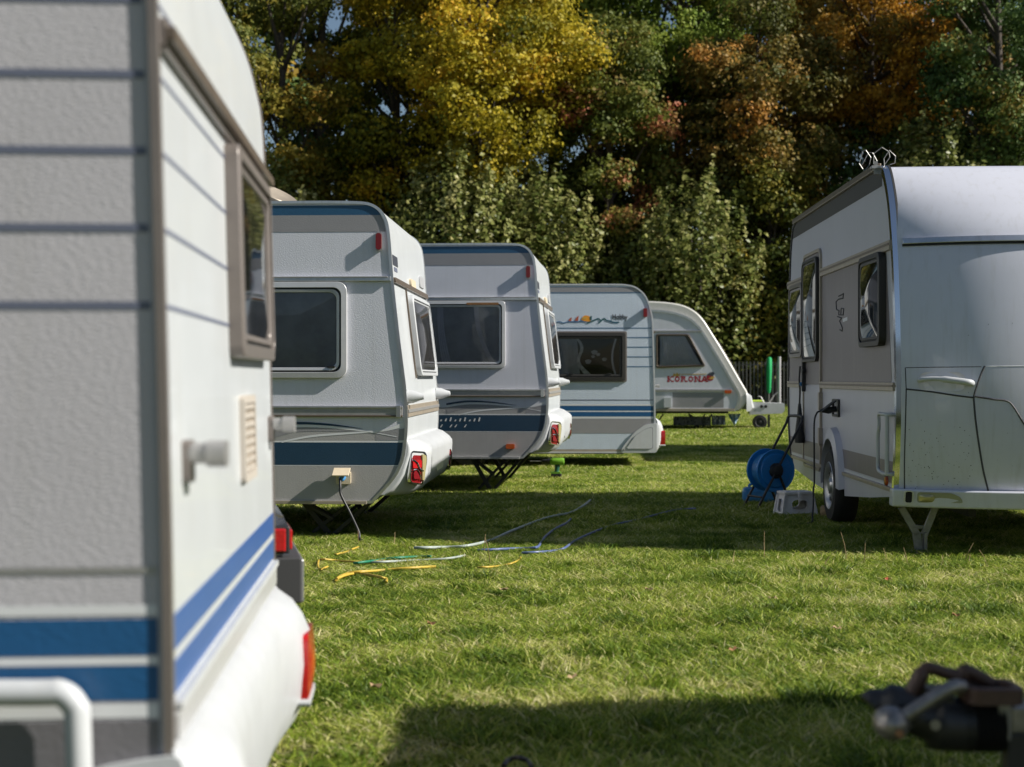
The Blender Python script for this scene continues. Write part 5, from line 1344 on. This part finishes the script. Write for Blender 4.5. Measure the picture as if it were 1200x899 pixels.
def tree(name, px, Y, pyc, hw, hh, kind, label, group, n_lobes=26, leaf=.17, nleaf=26000, tone0=.5, tvar=.22, openness=.0, poplar=False, squash=.8):
    s = Y / F
    X = at(px, Y); gz = ground_h(Y)
    cz = CAMZ - (pyc - CY) * s; rx = hw * s; rz = hh * s; ry = min(rx * .9, 3.2)
    root = empty(name, (X, Y, gz)); tag(root, label, 'tree', group)
    cz -= gz
    lob = []
    if not poplar:
        tries = 0
        while len(lob) < n_lobes and tries < 4000:
            tries += 1
            v = rng.normal(size=3); v /= np.linalg.norm(v)
            k = rng.uniform(.45, .95) ** .6
            c = np.array([v[0] * rx * k, v[1] * ry * k, cz + v[2] * rz * k])
            if c[2] < 1.2: continue
            R = rng.uniform(.17, .32) * min(rx, rz) + .35
            if any(np.linalg.norm((c - q) / np.array([1, 1, .8])) < (R + Q) * .55 for q, Q in lob): continue
            lob.append((c, R))
        C, O, T = [], [], []
        tot = sum(R ** 2 for _, R in lob)
        for c, R in lob:
            nl = int(nleaf * R ** 2 / tot)
            nsub = max(8, int(R * R * 26))
            sub = rng.normal(size=(nsub, 3)); sub /= np.linalg.norm(sub, axis=1)[:, None]
            sub[:, 2] *= squash
            subc = c + sub * R * (rng.uniform(.35, 1.0, nsub) ** .5)[:, None]
            idx = rng.integers(0, nsub, nl)
            off = rng.normal(size=(nl, 3)) * np.array([.27, .27, .15]) * (.6 + .35 * R)
            P = subc[idx] + off
            C.append(P); O.append(.6 * (P - c) / (R + .1) + .6 * off / .3)
            lt = tone0 + rng.normal() * tvar * .7
            T.append(lt + rng.normal(size=nl) * .07 + (rng.normal(size=nsub) * tvar * .55)[idx])
        C, O, T = np.concatenate(C), np.concatenate(O), np.concatenate(T)
    else:               # many upright shoots, leaves set all along them
        C, O, T = [], [], []
        nsh = n_lobes; per = nleaf // nsh
        for k in range(nsh):
            q = rng.uniform(0, 6.283); rr = math.sqrt(rng.uniform(0, 1))
            bx, by = rx * rr * math.cos(q), ry * rr * math.sin(q)
            top = cz + rz * (1 - .75 * rr ** 2.2) * rng.uniform(.62, 1.05); bot = max(.5, top - rng.uniform(.5, 1.0) * rz * 1.6)
            u = rng.uniform(0, 1, per) ** .8
            lean = np.array([bx, by, 0]) * .22
            w_ = (.08 + .30 * (1 - u)) * (.7 + .7 * rng.random())
            fan = (.40 + .62 * u ** .7)
            P = np.stack([bx * fan, by * fan, bot + (top - bot) * u], 1) + rng.normal(size=(per, 3)) * np.stack([w_, w_, np.full(per, .16)], 1)
            C.append(P); o_ = P - np.array([bx * .6, by * .6, 0]); o_[:, 2] = .35; O.append(o_ / (np.linalg.norm(o_, axis=1)[:, None] + .2))
            lt = tone0 + rng.normal() * tvar
            T.append(lt + rng.normal(size=per) * .16 + .10 * u)
        C, O, T = np.concatenate(C), np.concatenate(O), np.concatenate(T)
    keep = C[:, 2] > .25
    C, O, T = C[keep], O[keep], T[keep]
    leaves_mesh('crown', C, leaf, T, root, LM[kind], O)
    t = MB(); tr = .10 + .022 * rx + .008 * (cz + rz)
    h0 = cz + rz * .45
    bend = rng.normal(size=2) * .25
    def tp(f): return (bend[0] * math.sin(f * 2.2), bend[1] * math.sin(f * 2.6), f * h0)
    t.tube([tp(f) for f in np.linspace(-.01, 1, 9)], [tr * (1.25 - .95 * f) for f in np.linspace(0, 1, 9)], 'bark', 10)
    if not poplar:
        for c, R in lob[:24]:
            f = min(.95, max(.18, (c[2] - rz * .45) / h0))
            a_ = Vector(tp(f)); e = Vector(c); mid = a_.lerp(e, .5) + Vector((0, 0, -.25 + .1 * rng.normal()))
            t.tube(crom([tuple(a_), tuple(mid), tuple(e)], 3), [tr * .34 * (1 - .13 * i) for i in range(7)], 'bark', 6)
            for q in range(3):
                dv = rng.normal(size=3); dv /= np.linalg.norm(dv)
                t.tube([tuple(mid.lerp(e, .4)), tuple(e + Vector(dv * R * .8))], [tr * .12, tr * .04], 'bark', 5)
    else:
        for k in range(10):
            q = rng.uniform(0, 6.283); rr = rng.uniform(.2, .8)
            t.tube([tp(.05), (rx * rr * .5 * math.cos(q), ry * rr * .5 * math.sin(q), h0 * .45), (rx * rr * .75 * math.cos(q), ry * rr * .75 * math.sin(q), h0 * .95)], [tr * .5, tr * .3, tr * .1], 'bark', 6)
    t.build('trunk', root, smooth=70)
    return root

TG = 'autumn trees behind the field'
tree('maple_tree', 575, 58.5, 62, 112, 150, 'yellow', 'bright golden yellow maple, the most yellow tree of the row', TG, 34, nleaf=44000, tone0=.56, tvar=.20)
tree('maple_tree', 462, 60.5, 110, 72, 170, 'yellow', 'half yellow half green tree left of the bright golden maple', TG, 28, nleaf=30000, tone0=.36, tvar=.26)
tree('oak_tree', 318, 60, 120, 88, 185, 'olive', 'dark olive tree with brown leaf tips above the nearest left caravan', TG, 26, nleaf=28000, tone0=.5, tvar=.30)
tree('oak_tree', 718, 60, 190, 74, 175, 'red', 'green tree with reddish patches between the yellow maple and the rust-brown tree', TG, 34, nleaf=36000, tone0=.40, tvar=.30)
tree('ash_tree', 800, 64, 28, 92, 120, 'green', 'fresh green tree reaching the top edge right of the golden maple', TG, 24, nleaf=26000, tone0=.5, tvar=.22)
tree('chestnut_tree', 885, 60.5, 145, 84, 140, 'brown', 'rust-brown leaved tree left of the orange one above the fence', TG, 32, nleaf=36000, tone0=.36, tvar=.30)
tree('chestnut_tree', 1025, 62.5, 60, 92, 112, 'rust', 'deep orange leaved tree above the right caravan roof aerial', TG, 28, nleaf=32000, tone0=.42, tvar=.28)
tree('oak_tree', 1165, 58.5, 70, 72, 170, 'dark', 'dark green tree at the right edge beside the orange one', TG, 28, nleaf=30000, tone0=.55, tvar=.22)
tree('oak_tree', 905, 59.5, 290, 72, 130, 'olive', 'brownish green low crowned tree behind the bar fence', TG, 30, nleaf=30000, tone0=.45, tvar=.30)
tree('oak_tree', 1060, 63.5, 230, 110, 100, 'dark', 'dark tree mostly hidden behind the roof of the right caravan', TG, 24, nleaf=20000, tone0=.5, tvar=.3)
tree('oak_tree', 420, 62.5, 265, 80, 110, 'olive', 'low olive tree between the narrow sapling and the tallest pale sapling', TG, 26, nleaf=24000, tone0=.40, tvar=.28)
tree('oak_tree', 745, 63, 290, 70, 120, 'green', 'low green tree between the two pale saplings behind the pale blue caravan', TG, 26, nleaf=24000, tone0=.38, tvar=.28)
SG = 'pale green saplings in front of the trees'
tree('poplar_sapling', 540, 57, 300, 84, 146, 'pale', 'tallest pale green sapling above the second left caravan', SG, 120, leaf=.21, nleaf=13020, tone0=.5, tvar=.16, poplar=True)
tree('poplar_sapling', 640, 57.4, 315, 72, 136, 'pale', 'pale green sapling beside the tallest one, above the pale blue caravan', SG, 90, leaf=.21, nleaf=9300, tone0=.52, tvar=.16, poplar=True)
tree('ash_tree', 700, 66, 40, 80, 120, 'green', 'mid green tree reaching the top edge between the golden maple and the fresh green one', TG, 24, nleaf=24000, tone0=.42, tvar=.22)
tree('poplar_sapling', 815, 57.3, 335, 88, 142, 'pale', 'broad pale green sapling above the sloped-nose caravan', SG, 110, leaf=.21, nleaf=11780, tone0=.42, tvar=.16, poplar=True)
tree('poplar_sapling', 1095, 57.5, 270, 80, 146, 'pale', 'pale green sapling rising behind the roof of the right caravan', SG, 100, leaf=.21, nleaf=9920, tone0=.42, tvar=.16, poplar=True)
tree('poplar_sapling', 328, 57.2, 290, 52, 125, 'pale', 'narrow pale green sapling beside the nearest caravan, behind the roof dish', SG, 60, leaf=.21, nleaf=6200, tone0=.55, tvar=.16, poplar=True)
tree('poplar_sapling', 488, 57.8, 320, 56, 122, 'pale', 'shorter pale green sapling left of the tallest one, over the second left caravan', SG, 80, leaf=.21, nleaf=8060, tone0=.46, tvar=.18, poplar=True)
tree('poplar_sapling', 592, 57.9, 325, 54, 136, 'pale', 'pale green sapling filling the gap between the two saplings over the third left caravan', SG, 80, leaf=.21, nleaf=8060, tone0=.44, tvar=.18, poplar=True)
tree('poplar_sapling', 748, 57.9, 350, 48, 100, 'pale', 'low pale green sapling left of the broad one', SG, 70, leaf=.21, nleaf=6820, tone0=.42, tvar=.18, poplar=True)
tree('poplar_sapling', 872, 57.9, 375, 44, 100, 'olive', 'low olive green sapling right of the broad one, before the fence end', SG, 70, leaf=.21, nleaf=6200, tone0=.35, tvar=.2, poplar=True)
# second row
for i, (px, kind, pyc, hh, tn, lb) in enumerate([(250, 'olive', 90, 230, .35, 'dim olive tree of the rear row at the far left'), (390, 'dark', 90, 190, .5, 'dark tree of the rear row with sky gaps left of the yellow maples'), (520, 'dark', 100, 225, .45, 'dim green tree of the rear row behind the golden maple'),
        (650, 'olive', 120, 230, .3, 'dim tree of the rear row between golden maple and reddish tree'), (770, 'dark', 150, 240, .5, 'dark tree of the rear row behind the broad pale sapling'), (880, 'dark', 130, 240, .45, 'dark tree of the rear row behind the rust-brown one'),
        (985, 'olive', 130, 230, .3, 'dim brown tree of the rear row behind the orange one'), (1100, 'rust', 100, 220, .15, 'dim rust tree of the rear row right of the orange one'), (1220, 'dark', 100, 240, .5, 'dark tree of the rear row at the far right')]):
    tree('background_tree', px, 68 + (i % 3) * 2.2, pyc - 30, 98, hh + 25, kind, lb, 'dim rear row of trees', 28, leaf=.30, nleaf=17000, tone0=tn, tvar=.25)
for px, kind, tn, lb in [(150, 'olive', .45, 'olive tree continuing the wood to the left of the picture edge'), (20, 'yellow', .3, 'yellow green tree continuing the wood farthest to the left'), (1310, 'brown', .4, 'brown green tree continuing the wood just past the right edge'), (1430, 'dark', .5, 'dark green tree continuing the wood farthest to the right')]:
    tree('background_tree', px, 62.5, 130, 100, 230, kind, lb, 'dim rear row of trees', 28, leaf=.24, nleaf=20000, tone0=tn, tvar=.25)
# undergrowth at the wood's edge
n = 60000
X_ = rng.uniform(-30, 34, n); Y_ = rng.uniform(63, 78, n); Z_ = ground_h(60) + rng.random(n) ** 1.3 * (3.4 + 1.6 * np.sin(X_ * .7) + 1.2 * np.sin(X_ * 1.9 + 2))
un = leaves_mesh('undergrowth', np.stack([X_, Y_, Z_], 1), .34, rng.normal(size=n) * .2 + .4, None, LM['under']); tag(un, 'undergrowth coloured dark for the shade at the edge of the wood', 'undergrowth', kind='stuff')

# ---------------------------------------------------------------- ground and grass
def ground_mat():
    m, nt, b = nt_new('meadow_soil')
    tc = N(nt, 'ShaderNodeNewGeometry')
    n1 = N(nt, 'ShaderNodeTexNoise', Scale=.5, Detail=6.0); n2 = N(nt, 'ShaderNodeTexNoise', Scale=14.0, Detail=5.0)
    nt.links.new(tc.outputs['Position'], n1.inputs['Vector']); nt.links.new(tc.outputs['Position'], n2.inputs['Vector'])
    ad = N(nt, 'ShaderNodeMath', operation='ADD'); nt.links.new(n1.outputs['Fac'], ad.inputs[0]); nt.links.new(n2.outputs['Fac'], ad.inputs[1])
    rp = N(nt, 'ShaderNodeValToRGB'); e = rp.color_ramp.elements
    e[0].position, e[0].color = .35, (.035, .045, .012, 1); e[1].position, e[1].color = .75, (.13, .14, .04, 1)
    hf = N(nt, 'ShaderNodeMath', operation='MULTIPLY'); hf.inputs[1].default_value = .5; nt.links.new(ad.outputs[0], hf.inputs[0])
    nt.links.new(hf.outputs[0], rp.inputs['Fac']); nt.links.new(rp.outputs['Color'], b.inputs['Base Color'])
    b.inputs['Roughness'].default_value = .95; b.inputs['Specular IOR Level'].default_value = .1
    return m
ys = np.concatenate([np.linspace(-30, 20, 12), np.linspace(22, 32, 24), [40, 60, 90, 150, 400, 1500]])
xs_ = [-1500, -200, -60, -20, 0, 20, 60, 200, 1500]
g = MB(); V = [(x, y, ground_h(y)) for y in ys for x in xs_]; k = len(xs_)
g.add(V, [(j * k + i, j * k + i + 1, (j + 1) * k + i + 1, (j + 1) * k + i) for j in range(len(ys) - 1) for i in range(k - 1)], ground_mat())
tag(g.build('ground', smooth=60), 'flat meadow ground under the caravans', 'ground', kind='structure')

def grass_mat():
    m = bpy.data.materials.new('grass_blades'); m.use_nodes = True
    nt = m.node_tree; nt.nodes.clear()
    out = N(nt, 'ShaderNodeOutputMaterial')
    at_ = N(nt, 'ShaderNodeAttribute', attribute_name='tone'); oi = N(nt, 'ShaderNodeObjectInfo')
    ge = N(nt, 'ShaderNodeNewGeometry'); nz = N(nt, 'ShaderNodeTexNoise', Scale=1.1, Detail=8.0, Roughness=.72)
    mpn = N(nt, 'ShaderNodeMapping'); mpn.inputs['Scale'].default_value = (1.0, 1.25, 1)
    nt.links.new(ge.outputs['Position'], mpn.inputs['Vector']); nt.links.new(mpn.outputs['Vector'], nz.inputs['Vector'])
    a1 = N(nt, 'ShaderNodeMath', operation='MULTIPLY_ADD'); a1.inputs[1].default_value = .30
    nt.links.new(oi.outputs['Random'], a1.inputs[0]); nt.links.new(at_.outputs['Fac'], a1.inputs[2])
    a2 = N(nt, 'ShaderNodeMath', operation='MULTIPLY_ADD'); a2.inputs[1].default_value = 1.9
    nt.links.new(nz.outputs['Fac'], a2.inputs[0]); nt.links.new(a1.outputs[0], a2.inputs[2])
    a3 = N(nt, 'ShaderNodeMath', operation='SUBTRACT'); a3.inputs[1].default_value = 1.06; nt.links.new(a2.outputs[0], a3.inputs[0])
    rp = N(nt, 'ShaderNodeValToRGB'); e = rp.color_ramp.elements
    e[0].position, e[0].color = 0.0, (.08, .14, .014, 1); e[1].position, e[1].color = 1.0, (.70, .64, .34, 1)
    for p, c in ((.33, (.18, .27, .025, 1)), (.60, (.34, .41, .05, 1)), (.82, (.55, .54, .15, 1))):
        q = e.new(p); q.color = c
    nt.links.new(a3.outputs[0], rp.inputs['Fac'])
    pb = N(nt, 'ShaderNodeBsdfPrincipled', Roughness=.5); pb.inputs['Specular IOR Level'].default_value = .3
    tl = N(nt, 'ShaderNodeBsdfTranslucent'); mx = N(nt, 'ShaderNodeMixShader'); mx.inputs[0].default_value = .38
    nt.links.new(rp.outputs['Color'], pb.inputs['Base Color']); nt.links.new(rp.outputs['Color'], tl.inputs['Color'])
    nt.links.new(pb.outputs[0], mx.inputs[1]); nt.links.new(tl.outputs[0], mx.inputs[2]); nt.links.new(mx.outputs[0], out.inputs[0])
    return m
GM = grass_mat()
def clump(name, n, half, h, wd, lean, tmean=.38):
    b0 = np.stack([rng.uniform(-half, half, n), rng.uniform(-half, half, n), np.zeros(n)], 1)
    q = rng.uniform(0, 6.283, n); H_ = h * rng.uniform(.45, 1.25, n)
    dr_ = np.stack([np.cos(q), np.sin(q), np.zeros(n)], 1) * (lean * rng.uniform(.3, 1.6, n) * H_)[:, None]
    q2 = rng.uniform(0, 6.283, n); sd = np.stack([np.cos(q2), np.sin(q2), np.zeros(n)], 1) * (wd * rng.uniform(.6, 1.3, n))[:, None]
    up = np.zeros((n, 3)); up[:, 2] = H_
    P = np.stack([b0 - sd, b0 + sd, b0 + sd * .75 + dr_ * .35 + up * .6, b0 - sd * .75 + dr_ * .35 + up * .6, b0 + dr_ + up * .95], 1).reshape(-1, 3).astype(np.float32)
    o = np.arange(n) * 5
    loops = np.stack([o, o + 1, o + 2, o + 3, o + 3, o + 2, o + 4], 1).reshape(-1).astype(np.int32)
    me = bpy.data.meshes.new(name)
    me.vertices.add(n * 5); me.vertices.foreach_set('co', P.ravel())
    me.loops.add(n * 7); me.loops.foreach_set('vertex_index', loops)
    me.polygons.add(n * 2)
    st_ = np.stack([np.arange(n) * 7, np.arange(n) * 7 + 4], 1).reshape(-1).astype(np.int32)
    me.polygons.foreach_set('loop_start', st_)
    me.update(calc_edges=True)
    tone = np.clip(rng.normal(size=n) * .17 + tmean + (rng.random(n) < .15) * .5, 0, 1)
    a_ = me.attributes.new('tone', 'FLOAT', 'FACE'); a_.data.foreach_set('value', np.repeat(tone, 2).astype(np.float32))
    me.materials.append(GM)
    return bpy.data.objects.new(name, me)

def scatter(y0, y1, step, margin):
    out = []
    y = y0
    while y < y1:
        hw = .36 * y + margin
        for x in np.arange(-hw, hw, step):
            out.append((x + rng.uniform(-.5, .5) * step, y + rng.uniform(-.5, .5) * step))
        y += step
    return out
def grass_object(name, pts, clumps, label):
    me = bpy.data.meshes.new(name)
    me.from_pydata([(x, y, ground_h(y)) for x, y in pts], [], [])
    n = len(pts)
    r1 = me.attributes.new('turn', 'FLOAT', 'POINT'); r1.data.foreach_set('value', rng.uniform(0, 6.283, n).astype(np.float32))
    # mown but uneven: patches of longer and shorter grass
    P = np.array(pts); hz = .85 + .22 * np.sin(P[:, 0] * 1.3 + .7 * P[:, 1]) * np.sin(P[:, 1] * .9) + rng.normal(size=n) * .16
    r2 = me.attributes.new('size', 'FLOAT', 'POINT'); r2.data.foreach_set('value', np.clip(hz, .5, 1.5).astype(np.float32))
    r3 = me.attributes.new('which', 'INT', 'POINT'); r3.data.foreach_set('value', rng.integers(0, len(clumps), n).astype(np.int32))
    ob = bpy.data.objects.new(name, me); COL.objects.link(ob); tag(ob, label, 'grass', kind='stuff')
    ng = bpy.data.node_groups.new(name, 'GeometryNodeTree')
    ng.interface.new_socket('Geometry', in_out='INPUT', socket_type='NodeSocketGeometry'); ng.interface.new_socket('Geometry', in_out='OUTPUT', socket_type='NodeSocketGeometry')
    gi = ng.nodes.new('NodeGroupInput'); go = ng.nodes.new('NodeGroupOutput')
    gti = ng.nodes.new('GeometryNodeGeometryToInstance')
    for c in reversed(clumps):
        oi = ng.nodes.new('GeometryNodeObjectInfo'); oi.inputs['Object'].default_value = c; oi.transform_space = 'ORIGINAL'
        ng.links.new(oi.outputs['Geometry'], gti.inputs[0])
    iop = ng.nodes.new('GeometryNodeInstanceOnPoints'); iop.inputs['Pick Instance'].default_value = True
    def attr(nm, typ):
        a_ = ng.nodes.new('GeometryNodeInputNamedAttribute'); a_.data_type = typ; a_.inputs['Name'].default_value = nm; return a_
    wa, ta, sa = attr('which', 'INT'), attr('turn', 'FLOAT'), attr('size', 'FLOAT')
    cx = ng.nodes.new('ShaderNodeCombineXYZ'); ng.links.new(ta.outputs['Attribute'], cx.inputs['Z'])
    cs_ = ng.nodes.new('ShaderNodeCombineXYZ'); cs_.inputs['X'].default_value = 1; cs_.inputs['Y'].default_value = 1; ng.links.new(sa.outputs['Attribute'], cs_.inputs['Z'])
    er = ng.nodes.new('FunctionNodeEulerToRotation'); ng.links.new(cx.outputs[0], er.inputs[0])
    ng.links.new(gi.outputs[0], iop.inputs['Points']); ng.links.new(gti.outputs[0], iop.inputs['Instance'])
    ng.links.new(wa.outputs['Attribute'], iop.inputs['Instance Index']); ng.links.new(er.outputs[0], iop.inputs['Rotation']); ng.links.new(cs_.outputs[0], iop.inputs['Scale'])
    ng.links.new(iop.outputs[0], go.inputs[0])
    md = ob.modifiers.new('Scatter', 'NODES'); md.node_group = ng
    return ob
near = [clump('grass_clump', 340, .17, .044, .0036, 1.5, t_) for t_ in (.22, .30, .36, .42, .50, .58)] + [clump('grass_clump', 200, .10, .062, .0045, 1.1, .08)]
mid = [clump('grass_clump', 400, .28, .048, .0052, 1.4, t_) for t_ in (.24, .32, .38, .46, .54)]
farc = [clump('grass_clump', 500, .62, .055, .0095, 1.2) for _ in range(4)]
grass_object('grass', scatter(3.2, 12.5, .19, 1.6), near, 'sunlit uneven mown grass of the near meadow')
grass_object('grass', scatter(12.5, 28, .30, 1.8), mid, 'mown grass between the caravans in the middle distance')
grass_object('grass', scatter(28, 62, .62, 2.5), farc, 'far strip of grass before the fence')
# dry stalks left by the mower
b = MB()
for px, py, h in [(1012, 664, .16), (1040, 660, .10), (1064, 663, .12), (1130, 660, .14), (1136, 664, .08), (896, 657, .20), (575, 664, .20), (567, 652, .16), (860, 664, .10), (965, 668, .09), (993, 662, .22), (1105, 664, .08), (1158, 666, .12), (420, 640, .12), (462, 640, .10), (722, 668, .08)]:
    p = gp(px, py); q = rng.normal(size=2) * .03
    b.tube([(p.x, p.y, 0), (p.x + q[0] * .4, p.y + q[1], h * .6), (p.x + q[0], p.y + q[1], h)], [.003, .0025, .002], 'wood', 5)
tag(b.build('dry_grass_stalks'), 'dry straw-coloured grass stalks standing above the mown grass', 'grass', kind='stuff')
lf = [(1040, 678, 'sailred'), (440, 803, 'wood'), (590, 690, 'wood'), (672, 792, 'wood'), (905, 700, 'wood'), (505, 730, 'rust'), (1120, 720, 'rust'), (760, 690, 'wood'), (860, 760, 'rust'), (980, 735, 'wood')]
for px, py, m in lf:
    p = gp(px, py, .05); b = MB(); q = rng.uniform(0, 6.28)
    pts = [(.035 * math.cos(a_) * (1 if i % 2 else .6), .028 * math.sin(a_) * (1 if i % 2 else .6), .008 * math.sin(3 * a_)) for i, a_ in enumerate(np.linspace(0, 6.283, 11)[:-1])]
    b.add([(x * math.cos(q) - y * math.sin(q), x * math.sin(q) + y * math.cos(q), z) for x, y, z in pts], [list(range(10))], m)
    tag(b.build('fallen_leaf', loc=p), 'small fallen dry leaf lying on the sunny grass', 'leaf', 'fallen leaves on the near grass')

# ---------------------------------------------------------------- light, sky, camera
world = bpy.data.worlds.new('World'); scene.world = world; world.use_nodes = True
wn = world.node_tree; bg = wn.nodes['Background']
sky = wn.nodes.new('ShaderNodeTexSky'); sky.sky_type = 'NISHITA'; sky.sun_disc = False
sky.sun_elevation = SUN_EL; sky.sun_rotation = math.atan2(SUN_DIR.x, SUN_DIR.y)
sky.air_density = 1.0; sky.dust_density = 0.6; sky.ozone_density = 1.0
wn.links.new(sky.outputs[0], bg.inputs[0]); bg.inputs[1].default_value = 0.05
sl = bpy.data.lights.new('sun', 'SUN'); sl.energy = 4.9; sl.angle = math.radians(.53); sl.color = (1.0, .955, .87)
so_ = bpy.data.objects.new('sun', sl); COL.objects.link(so_)
to_sun = Vector((SUN_DIR.x * math.cos(SUN_EL), SUN_DIR.y * math.cos(SUN_EL), math.sin(SUN_EL)))
so_.rotation_euler = to_sun.to_track_quat('Z', 'Y').to_euler(); so_.location = (20, -6, 14)
cam = bpy.data.cameras.new('camera'); co = bpy.data.objects.new('camera', cam); COL.objects.link(co)
co.location = (0, 0, CAMZ); co.rotation_euler = (math.radians(90), 0, 0)
cam.sensor_width = 36; cam.lens = 36 * F / 1200; cam.shift_y = -(449.5 - CY) / 1200
cam.clip_start = .05; cam.clip_end = 4000
cam.dof.use_dof = True; cam.dof.focus_distance = 11.3; cam.dof.aperture_fstop = 2.9; cam.dof.aperture_blades = 9
scene.camera = co
scene.render.engine = 'CYCLES'
scene.cycles.use_denoising = True
scene.cycles.max_bounces = 6; scene.cycles.diffuse_bounces = 2; scene.cycles.glossy_bounces = 3; scene.cycles.transparent_max_bounces = 12; scene.cycles.transmission_bounces = 4
scene.cycles.sample_clamp_indirect = 6
vs = scene.view_settings; vs.view_transform = 'Standard'; vs.look = 'None'; vs.exposure = 0.6; vs.gamma = 1.0; vs.use_curve_mapping = False
